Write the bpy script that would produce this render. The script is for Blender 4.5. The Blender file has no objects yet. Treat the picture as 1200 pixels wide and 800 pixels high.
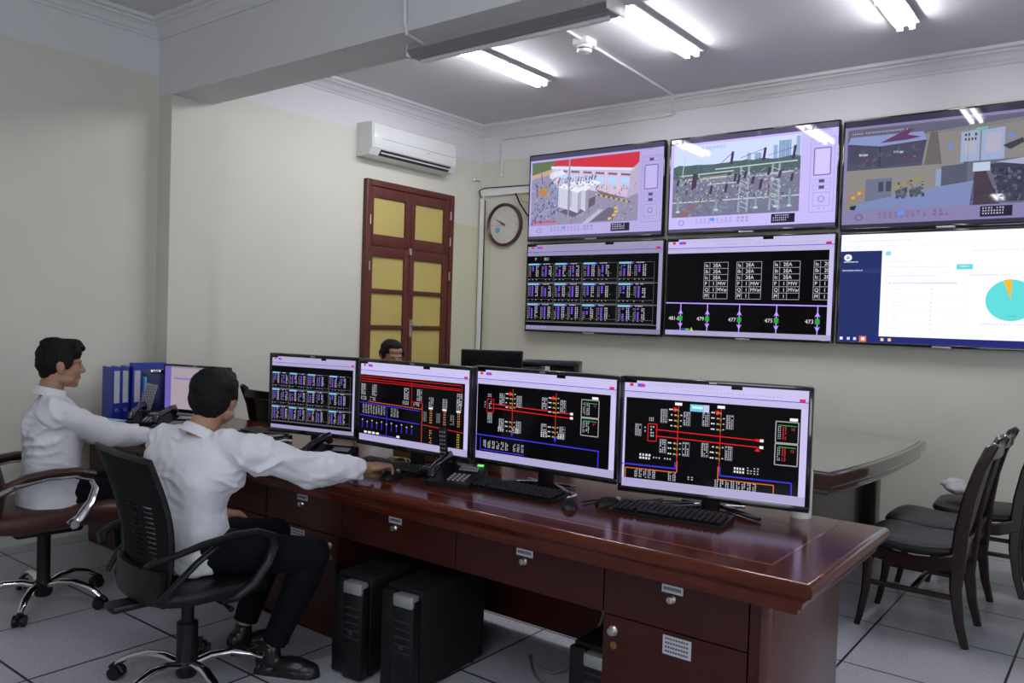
import bpy, bmesh, math, random
from mathutils import Vector, Matrix, noise
random.seed(7)
C = bpy.context.scene
COL = C.collection
PI = math.pi

# ---------------------------------------------------------------- camera, light, exposure
CAM_H = 1.47
cam_d = bpy.data.cameras.new('camera'); cam = bpy.data.objects.new('camera', cam_d); COL.objects.link(cam)
cam_d.sensor_width = 36.0; cam_d.sensor_fit = 'HORIZONTAL'; cam_d.lens = 954.03 / 1200 * 36
RT = Vector((0.79147822, 0.61034827, 0.03220575)); UP = Vector((-0.0418515, 0.00155167, 0.99912264)); FW = Vector((-0.6097628, 0.79213167, -0.0267721))
cam.matrix_world = Matrix(((RT.x, UP.x, -FW.x, 0), (RT.y, UP.y, -FW.y, 0), (RT.z, UP.z, -FW.z, CAM_H), (0, 0, 0, 1)))
C.camera = cam
C.view_settings.view_transform = 'Standard'; C.view_settings.look = 'None'
C.view_settings.gamma = 1.0; C.view_settings.use_curve_mapping = False
C.view_settings.exposure = 0.36
world = bpy.data.worlds.new('daylight'); C.world = world; world.use_nodes = True
world.node_tree.nodes['Background'].inputs[0].default_value = (0.75, 0.85, 1.0, 1)
world.node_tree.nodes['Background'].inputs[1].default_value = 0.25
TUBE = 50.0
def area(name, loc, rot, sx, sy, power, color):
    d = bpy.data.lights.new(name, 'AREA'); d.shape = 'RECTANGLE'; d.size = sx; d.size_y = sy; d.energy = power; d.color = color
    o = bpy.data.objects.new(name, d); COL.objects.link(o); o.location = loc; o.rotation_euler = rot
    return o
# daylight coming in through the two windows behind the photographer
area('window_daylight', (0.2, -2.42, 1.75), (math.radians(90), 0, PI), 2.6, 1.7, 46, (0.82, 0.89, 1.0)).rotation_euler = (math.radians(-90), 0, PI)
area('window_daylight', (3.12, 1.2, 1.75), (0, math.radians(90), 0), 1.7, 2.4, 36, (0.86, 0.91, 1.0))

# ---------------------------------------------------------------- materials
def MAT(name, col, rough=0.5, metal=0.0, spec=0.5, coat=0.0, emis=None, estr=0.0, var=0.0, vscale=8.0, bump=0.0, bscale=60.0, stretch=(1, 1, 1), sheen=0.0):
    m = bpy.data.materials.new(name); m.use_nodes = True; nt = m.node_tree; b = nt.nodes['Principled BSDF']
    c = (col[0], col[1], col[2], 1)
    b.inputs['Base Color'].default_value = c; b.inputs['Roughness'].default_value = rough; b.inputs['Metallic'].default_value = metal
    b.inputs['Specular IOR Level'].default_value = spec; b.inputs['Coat Weight'].default_value = coat; b.inputs['Coat Roughness'].default_value = 0.06
    if sheen: b.inputs['Sheen Weight'].default_value = sheen
    if emis: b.inputs['Emission Color'].default_value = (*emis, 1); b.inputs['Emission Strength'].default_value = estr
    tc = nt.nodes.new('ShaderNodeTexCoord'); mp = nt.nodes.new('ShaderNodeMapping'); mp.inputs['Scale'].default_value = stretch
    nt.links.new(tc.outputs['Object'], mp.inputs['Vector'])
    if var:
        n = nt.nodes.new('ShaderNodeTexNoise'); n.inputs['Scale'].default_value = vscale; n.inputs['Detail'].default_value = 5
        nt.links.new(mp.outputs[0], n.inputs['Vector'])
        mx = nt.nodes.new('ShaderNodeMix'); mx.data_type = 'RGBA'
        mx.inputs['A'].default_value = tuple(max(0, v * (1 - var)) for v in col) + (1,); mx.inputs['B'].default_value = tuple(min(1, v * (1 + var)) for v in col) + (1,)
        nt.links.new(n.outputs['Fac'], mx.inputs['Factor']); nt.links.new(mx.outputs['Result'], b.inputs['Base Color'])
    if bump:
        n = nt.nodes.new('ShaderNodeTexNoise'); n.inputs['Scale'].default_value = bscale; n.inputs['Detail'].default_value = 3
        nt.links.new(mp.outputs[0], n.inputs['Vector'])
        bp = nt.nodes.new('ShaderNodeBump'); bp.inputs['Strength'].default_value = bump; bp.inputs['Distance'].default_value = 0.01
        nt.links.new(n.outputs['Fac'], bp.inputs['Height']); nt.links.new(bp.outputs[0], b.inputs['Normal'])
    return m

def mat_wall():
    """cream wall paint with a white band above 3.05 m, and an older greener patch by the corner"""
    m = bpy.data.materials.new('wall_paint'); m.use_nodes = True; nt = m.node_tree; b = nt.nodes['Principled BSDF']
    g = nt.nodes.new('ShaderNodeNewGeometry'); s = nt.nodes.new('ShaderNodeSeparateXYZ'); nt.links.new(g.outputs['Position'], s.inputs[0])
    def math_(op, a, bval):
        n = nt.nodes.new('ShaderNodeMath'); n.operation = op
        if isinstance(a, (int, float)): n.inputs[0].default_value = a
        else: nt.links.new(a, n.inputs[0])
        if isinstance(bval, (int, float)): n.inputs[1].default_value = bval
        else: nt.links.new(bval, n.inputs[1])
        return n.outputs[0]
    ns = nt.nodes.new('ShaderNodeTexNoise'); ns.inputs['Scale'].default_value = 2.5; ns.inputs['Detail'].default_value = 6
    nt.links.new(g.outputs['Position'], ns.inputs['Vector'])
    mx = nt.nodes.new('ShaderNodeMix'); mx.data_type = 'RGBA'; nt.links.new(ns.outputs['Fac'], mx.inputs['Factor'])
    mx.inputs['A'].default_value = (0.63, 0.625, 0.53, 1); mx.inputs['B'].default_value = (0.68, 0.675, 0.58, 1)
    patch = math_('MULTIPLY', math_('GREATER_THAN', s.outputs['Y'], 5.97), math_('LESS_THAN', s.outputs['Z'], 2.40))
    patch = math_('MULTIPLY', patch, math_('LESS_THAN', s.outputs['X'], -5.2))
    m2 = nt.nodes.new('ShaderNodeMix'); m2.data_type = 'RGBA'; nt.links.new(patch, m2.inputs['Factor'])
    nt.links.new(mx.outputs['Result'], m2.inputs['A']); m2.inputs['B'].default_value = (0.60, 0.60, 0.43, 1)
    wob = math_('MULTIPLY', ns.outputs['Fac'], 0.015)
    hi = math_('GREATER_THAN', math_('ADD', s.outputs['Z'], wob), 3.055)
    m3 = nt.nodes.new('ShaderNodeMix'); m3.data_type = 'RGBA'; nt.links.new(hi, m3.inputs['Factor'])
    nt.links.new(m2.outputs['Result'], m3.inputs['A']); m3.inputs['B'].default_value = (0.70, 0.70, 0.71, 1)
    nt.links.new(m3.outputs['Result'], b.inputs['Base Color']); b.inputs['Roughness'].default_value = 0.6
    bp = nt.nodes.new('ShaderNodeBump'); bp.inputs['Strength'].default_value = 0.12; bp.inputs['Distance'].default_value = 0.01
    nt.links.new(ns.outputs['Fac'], bp.inputs['Height']); nt.links.new(bp.outputs[0], b.inputs['Normal'])
    return m

def mat_floor():
    m = bpy.data.materials.new('raised_floor_tiles'); m.use_nodes = True; nt = m.node_tree; b = nt.nodes['Principled BSDF']
    g = nt.nodes.new('ShaderNodeNewGeometry'); s = nt.nodes.new('ShaderNodeSeparateXYZ'); nt.links.new(g.outputs['Position'], s.inputs[0])
    def mth(op, *a):
        n = nt.nodes.new('ShaderNodeMath'); n.operation = op
        for i, v in enumerate(a):
            if isinstance(v, (int, float)): n.inputs[i].default_value = v
            else: nt.links.new(v, n.inputs[i])
        return n.outputs[0]
    def grid(o, off):
        f = mth('FRACT', mth('MULTIPLY', mth('ADD', o, off), 1 / 0.6))
        return mth('LESS_THAN', mth('ABSOLUTE', mth('SUBTRACT', f, 0.5)), 0.009)
    line = mth('MAXIMUM', grid(s.outputs['X'], 0.99 + 6.3), grid(s.outputs['Y'], -3.765 + 6.3))
    n1 = nt.nodes.new('ShaderNodeTexNoise'); n1.inputs['Scale'].default_value = 90; n1.inputs['Detail'].default_value = 4
    nt.links.new(g.outputs['Position'], n1.inputs['Vector'])
    r = nt.nodes.new('ShaderNodeValToRGB'); nt.links.new(n1.outputs['Fac'], r.inputs[0])
    r.color_ramp.elements[0].position = 0.3; r.color_ramp.elements[0].color = (0.36, 0.36, 0.41, 1)
    r.color_ramp.elements[1].position = 0.62; r.color_ramp.elements[1].color = (0.50, 0.50, 0.55, 1)
    mx = nt.nodes.new('ShaderNodeMix'); mx.data_type = 'RGBA'; nt.links.new(line, mx.inputs['Factor'])
    nt.links.new(r.outputs[0], mx.inputs['A']); mx.inputs['B'].default_value = (0.02, 0.018, 0.02, 1)
    nt.links.new(mx.outputs['Result'], b.inputs['Base Color']); b.inputs['Roughness'].default_value = 0.33
    return m

def mat_wood(name, c1, c2, rough, coat, scale=3.0, stretch=(1, 8, 8)):
    m = bpy.data.materials.new(name); m.use_nodes = True; nt = m.node_tree; b = nt.nodes['Principled BSDF']
    tc = nt.nodes.new('ShaderNodeTexCoord'); mp = nt.nodes.new('ShaderNodeMapping'); mp.inputs['Scale'].default_value = stretch
    n = nt.nodes.new('ShaderNodeTexNoise'); n.inputs['Scale'].default_value = scale; n.inputs['Detail'].default_value = 8; n.inputs['Distortion'].default_value = 0.6
    nt.links.new(tc.outputs['Object'], mp.inputs[0]); nt.links.new(mp.outputs[0], n.inputs['Vector'])
    r = nt.nodes.new('ShaderNodeValToRGB'); nt.links.new(n.outputs['Fac'], r.inputs[0])
    r.color_ramp.elements[0].position = 0.3; r.color_ramp.elements[0].color = (*c1, 1); r.color_ramp.elements[1].position = 0.7; r.color_ramp.elements[1].color = (*c2, 1)
    nt.links.new(r.outputs[0], b.inputs['Base Color']); b.inputs['Roughness'].default_value = rough
    b.inputs['Coat Weight'].default_value = coat; b.inputs['Coat Roughness'].default_value = 0.05; b.inputs['Specular IOR Level'].default_value = 0.38
    return m

def mat_screen(name='lit_screen', rough=0.10, spec=0.12):
    m = bpy.data.materials.new(name); m.use_nodes = True; nt = m.node_tree; b = nt.nodes['Principled BSDF']
    a = nt.nodes.new('ShaderNodeAttribute'); a.attribute_name = 'Col'
    b.inputs['Base Color'].default_value = (0.002, 0.002, 0.002, 1); b.inputs['Roughness'].default_value = rough; b.inputs['Specular IOR Level'].default_value = spec
    nt.links.new(a.outputs['Color'], b.inputs['Emission Color']); b.inputs['Emission Strength'].default_value = 1.0
    return m

M = dict(
    wall=mat_wall(), floor=mat_floor(), screen=mat_screen(), gscreen=mat_screen('glossy_lit_screen', 0.035, 0.26),
    ceil=MAT('ceiling_white', (0.66, 0.66, 0.67), 0.7, bump=0.05, bscale=8),
    white=MAT('white_plaster', (0.70, 0.70, 0.71), 0.6),
    plastic=MAT('white_plastic', (0.78, 0.78, 0.76), 0.35),
    acw=MAT('air_conditioner_white', (0.74, 0.76, 0.74), 0.18, coat=0.4),
    dslot=MAT('dark_slot', (0.03, 0.03, 0.035), 0.5),
    black=MAT('black_plastic', (0.006, 0.006, 0.007), 0.38, spec=0.35),
    gloss=MAT('glossy_black', (0.008, 0.008, 0.01), 0.10, coat=0.5),
    matte=MAT('matte_black', (0.006, 0.006, 0.007), 0.6, spec=0.3),
    keys=MAT('key_grey', (0.016, 0.016, 0.018), 0.5, spec=0.35),
    keyw=MAT('phone_button_grey', (0.30, 0.30, 0.31), 0.4),
    chrome=MAT('chrome', (0.75, 0.75, 0.77), 0.10, 1.0),
    nickel=MAT('brushed_nickel', (0.62, 0.60, 0.55), 0.28, 1.0),
    silver=MAT('silver_plastic', (0.40, 0.40, 0.41), 0.35, 0.6),
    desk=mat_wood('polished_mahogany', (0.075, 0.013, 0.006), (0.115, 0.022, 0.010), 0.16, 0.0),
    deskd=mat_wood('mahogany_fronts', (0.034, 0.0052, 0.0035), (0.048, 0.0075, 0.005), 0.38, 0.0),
    inlay=MAT('inlay_line', (0.26, 0.09, 0.045), 0.2, coat=0.5),
    side=mat_wood('mahogany_end_panel', (0.085, 0.030, 0.026), (0.105, 0.038, 0.032), 0.30, 0.3),
    table=mat_wood('polished_table_top', (0.075, 0.040, 0.030), (0.10, 0.052, 0.040), 0.16, 1.0),
    chairw=mat_wood('dark_chair_wood', (0.012, 0.004, 0.0035), (0.020, 0.006, 0.005), 0.26, 0.3),
    leather=MAT('black_leather', (0.007, 0.007, 0.008), 0.36, spec=0.3, bump=0.15, bscale=180),
    brown=MAT('brown_leather', (0.055, 0.016, 0.011), 0.38, bump=0.15, bscale=140),
    doorw=mat_wood('reddish_door_wood', (0.088, 0.020, 0.013), (0.118, 0.028, 0.018), 0.42, 0.1, stretch=(8, 8, 1)),
    pane=MAT('yellow_frosted_pane', (0.52, 0.43, 0.13), 0.35, var=0.06, vscale=4),
    shirt=MAT('white_shirt_cotton', (0.72, 0.72, 0.76), 0.8, bump=0.08, bscale=350, sheen=0.2),
    trou=MAT('dark_navy_trousers', (0.004, 0.0045, 0.007), 0.9, spec=0.15),
    shoe=MAT('black_shoe_leather', (0.008, 0.008, 0.009), 0.3),
    skin=MAT('skin', (0.38, 0.20, 0.125), 0.5, var=0.08, vscale=20),
    hair=MAT('black_hair', (0.003, 0.003, 0.0035), 0.65, spec=0.25, bump=0.6, bscale=160, stretch=(1, 1, 0.3)),
    mesh=MAT('black_chair_mesh', (0.005, 0.005, 0.0055), 0.8, spec=0.2),
    blue=MAT('blue_binder', (0.015, 0.035, 0.33), 0.35),
    navy=MAT('dark_blue_clipboard', (0.012, 0.018, 0.13), 0.35),
    lblue=MAT('light_blue_card', (0.14, 0.42, 0.66), 0.5),
    pblue=MAT('pale_blue_paper', (0.42, 0.60, 0.68), 0.7),
    paper=MAT('white_paper', (0.72, 0.74, 0.80), 0.7),
    label=MAT('label_paper', (0.50, 0.50, 0.55), 0.6),
    ink=MAT('printed_ink', (0.08, 0.08, 0.10), 0.6),
    red=MAT('red_plastic', (0.35, 0.01, 0.01), 0.25),
    clockw=MAT('clock_brown_rim', (0.075, 0.022, 0.018), 0.3),
    face=MAT('clock_face', (0.62, 0.62, 0.57), 0.5),
    brass=MAT('brass', (0.35, 0.20, 0.08), 0.35, 0.8),
    yellow=MAT('yellow_cable', (0.55, 0.42, 0.06), 0.5),
    pipe=MAT('grey_cable', (0.16, 0.16, 0.17), 0.5),
    bag=MAT('clear_plastic_bag', (0.42, 0.42, 0.42), 0.25),
    housing=MAT('lamp_housing', (0.42, 0.42, 0.43), 0.35),
    tube=MAT('fluorescent_tube', (0.9, 0.9, 0.9), 0.4, emis=(0.93, 0.92, 1.0), estr=TUBE),
    tubeoff=MAT('unlit_tube', (0.72, 0.72, 0.74), 0.25),
    tan=MAT('tan_board', (0.20, 0.105, 0.055), 0.6),
)

# ---------------------------------------------------------------- mesh helpers
class MB:
    def __init__(s): s.bm = bmesh.new(); s.mi = 0
    def _tf(s, verts, loc, rot):
        R = rot if isinstance(rot, Matrix) else Matrix.Rotation(rot[2], 3, 'Z') @ Matrix.Rotation(rot[1], 3, 'Y') @ Matrix.Rotation(rot[0], 3, 'X')
        for v in verts: v.co = R @ v.co + Vector(loc)
    def box(s, c, size, bev=0.0, rot=(0, 0, 0), seg=2):
        r = bmesh.ops.create_cube(s.bm, size=1.0); vs = r['verts']
        for v in vs: v.co = Vector((v.co.x * size[0], v.co.y * size[1], v.co.z * size[2]))
        if bev > 0:
            es = {e for v in vs for e in v.link_edges}
            rr = bmesh.ops.bevel(s.bm, geom=list(es), offset=bev, segments=seg, profile=0.5, affect='EDGES')
            st = set(rr['verts']) | {v for v in vs if v.is_valid}
            vs = list(st)
        s._tf(vs, c, rot); return s
    def b2(s, a, b, bev=0.0):
        return s.box([(a[i] + b[i]) / 2 for i in range(3)], [abs(b[i] - a[i]) for i in range(3)], bev)
    def cyl(s, p0, p1, r0, r1=None, seg=20, caps=True):
        r1 = r0 if r1 is None else r1
        return s.tube([p0, p1], [r0, r1], seg, caps)
    def tube(s, pts, rad, seg=10, caps=True, flat=1.0, up=None):
        pts = [Vector(p) for p in pts]; n = len(pts)
        if not isinstance(rad, (list, tuple)): rad = [rad] * n
        prev = None; rings = []
        for i, p in enumerate(pts):
            t = (pts[min(i + 1, n - 1)] - pts[max(i - 1, 0)]).normalized()
            if prev is None:
                a = Vector(up) if up else (Vector((0, 0, 1)) if abs(t.z) < 0.9 else Vector((1, 0, 0)))
            else: a = prev
            u = (a - t * a.dot(t)).normalized(); w = t.cross(u); prev = u
            rings.append([s.bm.verts.new(p + u * math.cos(k * 2 * PI / seg) * rad[i] * flat + w * math.sin(k * 2 * PI / seg) * rad[i]) for k in range(seg)])
        for a, b in zip(rings, rings[1:]):
            for k in range(seg): s.bm.faces.new((a[k], a[(k + 1) % seg], b[(k + 1) % seg], b[k]))
        if caps: s.bm.faces.new(rings[0][::-1]); s.bm.faces.new(rings[-1])
        return s
    def lathe(s, prof, c=(0, 0, 0), rot=(0, 0, 0), seg=28):
        """prof: list of (r, z)"""
        rings = []; vs = []
        for r, z in prof:
            ring = [s.bm.verts.new((r * math.cos(k * 2 * PI / seg), r * math.sin(k * 2 * PI / seg), z)) for k in range(seg)] if r > 1e-5 else [s.bm.verts.new((0, 0, z))]
            rings.append(ring); vs += ring
        for a, b in zip(rings, rings[1:]):
            for k in range(seg):
                k2 = (k + 1) % seg
                if len(a) == 1 and len(b) == 1: continue
                if len(a) == 1: s.bm.faces.new((a[0], b[k2], b[k]))
                elif len(b) == 1: s.bm.faces.new((a[k], a[k2], b[0]))
                else: s.bm.faces.new((a[k], a[k2], b[k2], b[k]))
        s._tf(vs, c, rot); return s
    def ell(s, c, r, rot=(0, 0, 0), u=20, v=12):
        rr = bmesh.ops.create_uvsphere(s.bm, u_segments=u, v_segments=v, radius=1.0)['verts']
        for q in rr: q.co = Vector((q.co.x * r[0], q.co.y * r[1], q.co.z * r[2]))
        s._tf(rr, c, rot); return s
    def prism(s, poly, ext, c=(0, 0, 0), rot=(0, 0, 0)):
        """poly in local XY, extruded ext along +Z"""
        a = [s.bm.verts.new((x, y, 0)) for x, y in poly]; b = [s.bm.verts.new((x, y, ext)) for x, y in poly]; n = len(poly)
        s.bm.faces.new(a[::-1]); s.bm.faces.new(b)
        for k in range(n): s.bm.faces.new((a[k], a[(k + 1) % n], b[(k + 1) % n], b[k]))
        s._tf(a + b, c, rot); return s
    def rings(s, rs, caps=True):
        """loft closed rings of equal length"""
        R = [[s.bm.verts.new(p) for p in r] for r in rs]; n = len(R[0])
        for a, b in zip(R, R[1:]):
            for k in range(n): s.bm.faces.new((a[k], a[(k + 1) % n], b[(k + 1) % n], b[k]))
        if caps: s.bm.faces.new(R[0][::-1]); s.bm.faces.new(R[-1])
        return s
    def sweep_yz(s, path, x, wx, wn, ch=0.25):
        """bar swept along a path in the YZ plane at x, width wx, depth wn (scalars or lists)"""
        n = len(path); wx = wx if isinstance(wx, list) else [wx] * n; wn = wn if isinstance(wn, list) else [wn] * n
        xs = x if isinstance(x, list) else [x] * n; rs = []
        for i, (y, z) in enumerate(path):
            a = path[max(i - 1, 0)]; b = path[min(i + 1, n - 1)]; t = Vector((0, b[0] - a[0], b[1] - a[1])).normalized(); m = Vector((0, t.z, -t.y))
            hx, hn = wx[i] / 2, wn[i] / 2; c = min(hx, hn) * ch * 2
            prof = [(hx - c, hn), (hx, hn - c), (hx, -hn + c), (hx - c, -hn), (-hx + c, -hn), (-hx, -hn + c), (-hx, hn - c), (-hx + c, hn)]
            rs.append([Vector((xs[i] + px, y, z)) + m * pn for px, pn in prof])
        return s.rings(rs)
    def build(s, name, mat, parent=None, smooth=True, mods=None):
        bmesh.ops.recalc_face_normals(s.bm, faces=s.bm.faces[:])
        me = bpy.data.meshes.new(name); s.bm.to_mesh(me); s.bm.free()
        return link_mesh(name, me, mat, parent, smooth)

def link_mesh(name, me, mat, parent=None, smooth=True):
    me.materials.append(mat)
    if smooth:
        me.shade_smooth()
        try: me.set_sharp_from_angle(angle=math.radians(35))
        except Exception: pass
    o = bpy.data.objects.new(name, me); COL.objects.link(o)
    if parent: o.parent = parent
    return o
def tag(o, label, cat, group=None):
    o['label'] = label; o['category'] = cat
    if group: o['group'] = group
    return o
def thing(name, label, cat, loc=(0, 0, 0), rz=0.0, group=None):
    o = bpy.data.objects.new(name, None); COL.objects.link(o); o.empty_display_size = 0.1
    o.location = loc; o.rotation_euler = (0, 0, rz); return tag(o, label, cat, group)
def struct(o):
    o['kind'] = 'structure'; return o
def kids(o): return [c for c in bpy.data.objects if c.parent == o]
def dup(src, loc, rz, label=None, group=None):
    r = src.copy(); COL.objects.link(r); r.location = loc; r.rotation_euler = (0, 0, rz)
    if label: r['label'] = label
    if group: r['group'] = group
    def rec(a, b):
        for ch in kids(a):
            c = ch.copy(); COL.objects.link(c); c.parent = b; rec(ch, c)
    rec(src, r)
    return r

def remeshed(mb, voxel, smooth=2, disp=None, post=0):
    """one continuous surface grown around the joined shapes"""
    bmesh.ops.recalc_face_normals(mb.bm, faces=mb.bm.faces[:])
    me = bpy.data.meshes.new('tmp'); mb.bm.to_mesh(me); mb.bm.free()
    o = bpy.data.objects.new('tmp', me); COL.objects.link(o)
    r = o.modifiers.new('r', 'REMESH'); r.mode = 'VOXEL'; r.voxel_size = voxel
    if smooth:
        sm = o.modifiers.new('s', 'SMOOTH'); sm.factor = 0.5; sm.iterations = smooth
    dg = bpy.context.evaluated_depsgraph_get(); dg.update()
    nm = bpy.data.meshes.new_from_object(o.evaluated_get(dg))
    bpy.data.objects.remove(o); bpy.data.meshes.remove(me)
    if disp:
        ns = [v.normal.copy() for v in nm.vertices]
        for v, n in zip(nm.vertices, ns): v.co += n * disp(v.co)
        if post:
            b = bmesh.new(); b.from_mesh(nm)
            for k in range(post): bmesh.ops.smooth_vert(b, verts=b.verts, factor=0.5, use_axis_x=True, use_axis_y=True, use_axis_z=True)
            b.to_mesh(nm); b.free()
        nm.update()
    return nm

# ---------------------------------------------------------------- text outlines, as polygons
_gl = {}
def glyphs(txt):
    if txt in _gl: return _gl[txt]
    cu = bpy.data.curves.new('t', 'FONT'); cu.body = txt; cu.resolution_u = 2
    o = bpy.data.objects.new('t', cu); COL.objects.link(o)
    dg = bpy.context.evaluated_depsgraph_get(); dg.update()
    me = bpy.data.meshes.new_from_object(o.evaluated_get(dg))
    ps = [[(me.vertices[i].co.x, me.vertices[i].co.y) for i in p.vertices] for p in me.polygons]
    bpy.data.objects.remove(o); bpy.data.curves.remove(cu); bpy.data.meshes.remove(me)
    _gl[txt] = ps; return ps

class Screen:
    """a flat picture made of coloured polygons; u to the right, v down, both 0..1"""
    def __init__(s, w, h, bg):
        s.w, s.h = w, h; s.P = []; s.n = 0; s.mat = 'screen'; s.r(0, 0, 1, 1, bg, 0)
    def poly(s, pts, col, layer=1): s.P.append((pts, col, layer))
    def r(s, u0, v0, u1, v1, col, layer=1): s.poly([(u0, v0), (u1, v0), (u1, v1), (u0, v1)], col, layer)
    def line(s, u0, v0, u1, v1, wd, col, layer=2):
        dx, dy = (u1 - u0) * s.w, (v1 - v0) * s.h; L = math.hypot(dx, dy) or 1; wd = wd * s.h / 2
        nx, ny = -dy / L * wd / s.w, dx / L * wd / s.h
        s.poly([(u0 + nx, v0 + ny), (u1 + nx, v1 + ny), (u1 - nx, v1 - ny), (u0 - nx, v0 - ny)], col, layer)
    def frame(s, u0, v0, u1, v1, wd, col, layer=2):
        for a in ((u0, v0, u1, v0), (u1, v0, u1, v1), (u1, v1, u0, v1), (u0, v1, u0, v0)): s.line(*a, wd, col, layer)
    def ellipse(s, u, v, ru, rv, col, layer=2, a0=0, a1=2 * PI, n=32, centre=False):
        pts = [(u, v)] if centre else []
        m = n if not centre else n
        for k in range(m + (1 if centre else 0)):
            a = a0 + (a1 - a0) * k / m; pts.append((u + ru * math.sin(a), v - rv * math.cos(a)))
        s.poly(pts, col, layer)
    def txt(s, u, v, size, t, col, layer=3, sx=1.0):
        for p in glyphs(t): s.poly([(u + x * size * s.h / s.w * sx, v - y * size) for x, y in p], col, layer)
    def fuzz(s, u0, v0, u1, v1, nu, nv, col, fill=0.6, layer=3, jit=0.3):
        """rows of small illegible marks"""
        du, dv = (u1 - u0) / nu, (v1 - v0) / nv
        for i in range(nu):
            for j in range(nv):
                if random.random() > 0.92: continue
                w = du * fill * (1 - jit * random.random()); h = dv * fill * (1 - 0.5 * jit * random.random())
                s.r(u0 + i * du, v0 + j * dv, u0 + i * du + w, v0 + j * dv + h, col, layer)
    def specks(s, u0, v0, u1, v1, n, cols, size, layer):
        for k in range(n):
            u, v = random.uniform(u0, u1), random.uniform(v0, v1); a, b = size * random.uniform(0.3, 1.2), size * random.uniform(0.3, 1.6)
            s.poly([(u, v), (u + a * 0.6, v + random.uniform(-0.3, 0.3) * b), (u + a * 0.55, v + b), (u - a * 0.1, v + b * 0.8)], random.choice(cols), layer)
    def build(s, parent, front, name='screen'):
        """front: function (x, z, depth) -> local co; the picture centred on 0,0"""
        bm = bmesh.new(); lay = bm.loops.layers.float_color.new('Col')
        for pts, col, L in s.P:
            pts = [(min(max(u, 0), 1), min(max(v, 0), 1)) for u, v in pts]
            vs = [bm.verts.new(front((u - 0.5) * s.w, (0.5 - v) * s.h, 0.0004 * L)) for u, v in pts]
            try: f = bm.faces.new(vs)
            except Exception: continue
            for lp in f.loops: lp[lay] = (*col, 1)
        f0 = front(0, 0, 0); d = Vector(front(0, 0, 1)) - Vector(f0)
        for f in bm.faces:
            f.normal_update()
            if f.normal.dot(d) < 0: f.normal_flip()
        me = bpy.data.meshes.new(name); bm.to_mesh(me); bm.free()
        return link_mesh(name, me, M[s.mat], parent, smooth=False)

WHT = (0.47, 0.43, 0.68); GRY = (0.33, 0.31, 0.50); BLK = (0.0012, 0.0012, 0.002); PUR = (0.16, 0.06, 0.62); RED = (0.60, 0.01, 0.01); BLU = (0.04, 0.03, 0.55)
CYA = (0.15, 0.42, 0.58); TXT = (0.42, 0.42, 0.48); GRN = (0.02, 0.36, 0.05); ORG = (0.55, 0.10, 0.02)

def header(S, top=0.15, k=1.0):
    w = tuple(v * k for v in WHT); g = tuple(v * k for v in GRY)
    S.r(0, 0, 1, top, w, 1)
    S.r(0, top * 0.62, 1, top * 0.66, BLU, 2); S.r(0, top * 0.66, 1, top, tuple(v * 0.92 for v in w), 2)
    S.r(0, 0, 0.07, top * 0.14, BLK, 2); S.r(0.03, top * 0.16, 0.05, top * 0.34, (0.5, 0.02, 0.06), 3)
    S.r(0.075, top * 0.16, 0.115, top * 0.36, (0.18, 0.05, 0.7), 3); S.r(0.10, top * 0.2, 0.12, top * 0.34, (0.6, 0.02, 0.15), 4)
    S.r(0.60, 0.0, 0.66, top * 0.18, BLK, 3)
    S.fuzz(0.16, top * 0.12, 0.55, top * 0.30, 26, 2, g, 0.5); S.fuzz(0.3, top * 0.4, 0.9, top * 0.52, 30, 1, g, 0.5)
    S.fuzz(0.03, top * 0.74, 0.4, top * 0.86, 24, 1, g, 0.5); S.r(0.955, top * 0.46, 0.985, top * 0.62, (0.5, 0.02, 0.1), 3)
def margins(S, k=1.0, left=0.0, right=0.03, bottom=0.07, top=0.15):
    w = tuple(v * k for v in WHT)
    if left: S.r(0, top, left, 1, w, 2)
    S.r(1 - right, top, 1, 1, w, 2); S.r(0, 1 - bottom, 1, 1, tuple(v * 0.72 for v in w), 3)
    S.fuzz(0.02, 1 - bottom * 0.8, 0.18, 1 - bottom * 0.3, 6, 1, (0.3, 0.25, 0.7), 0.6, 4)

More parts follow.
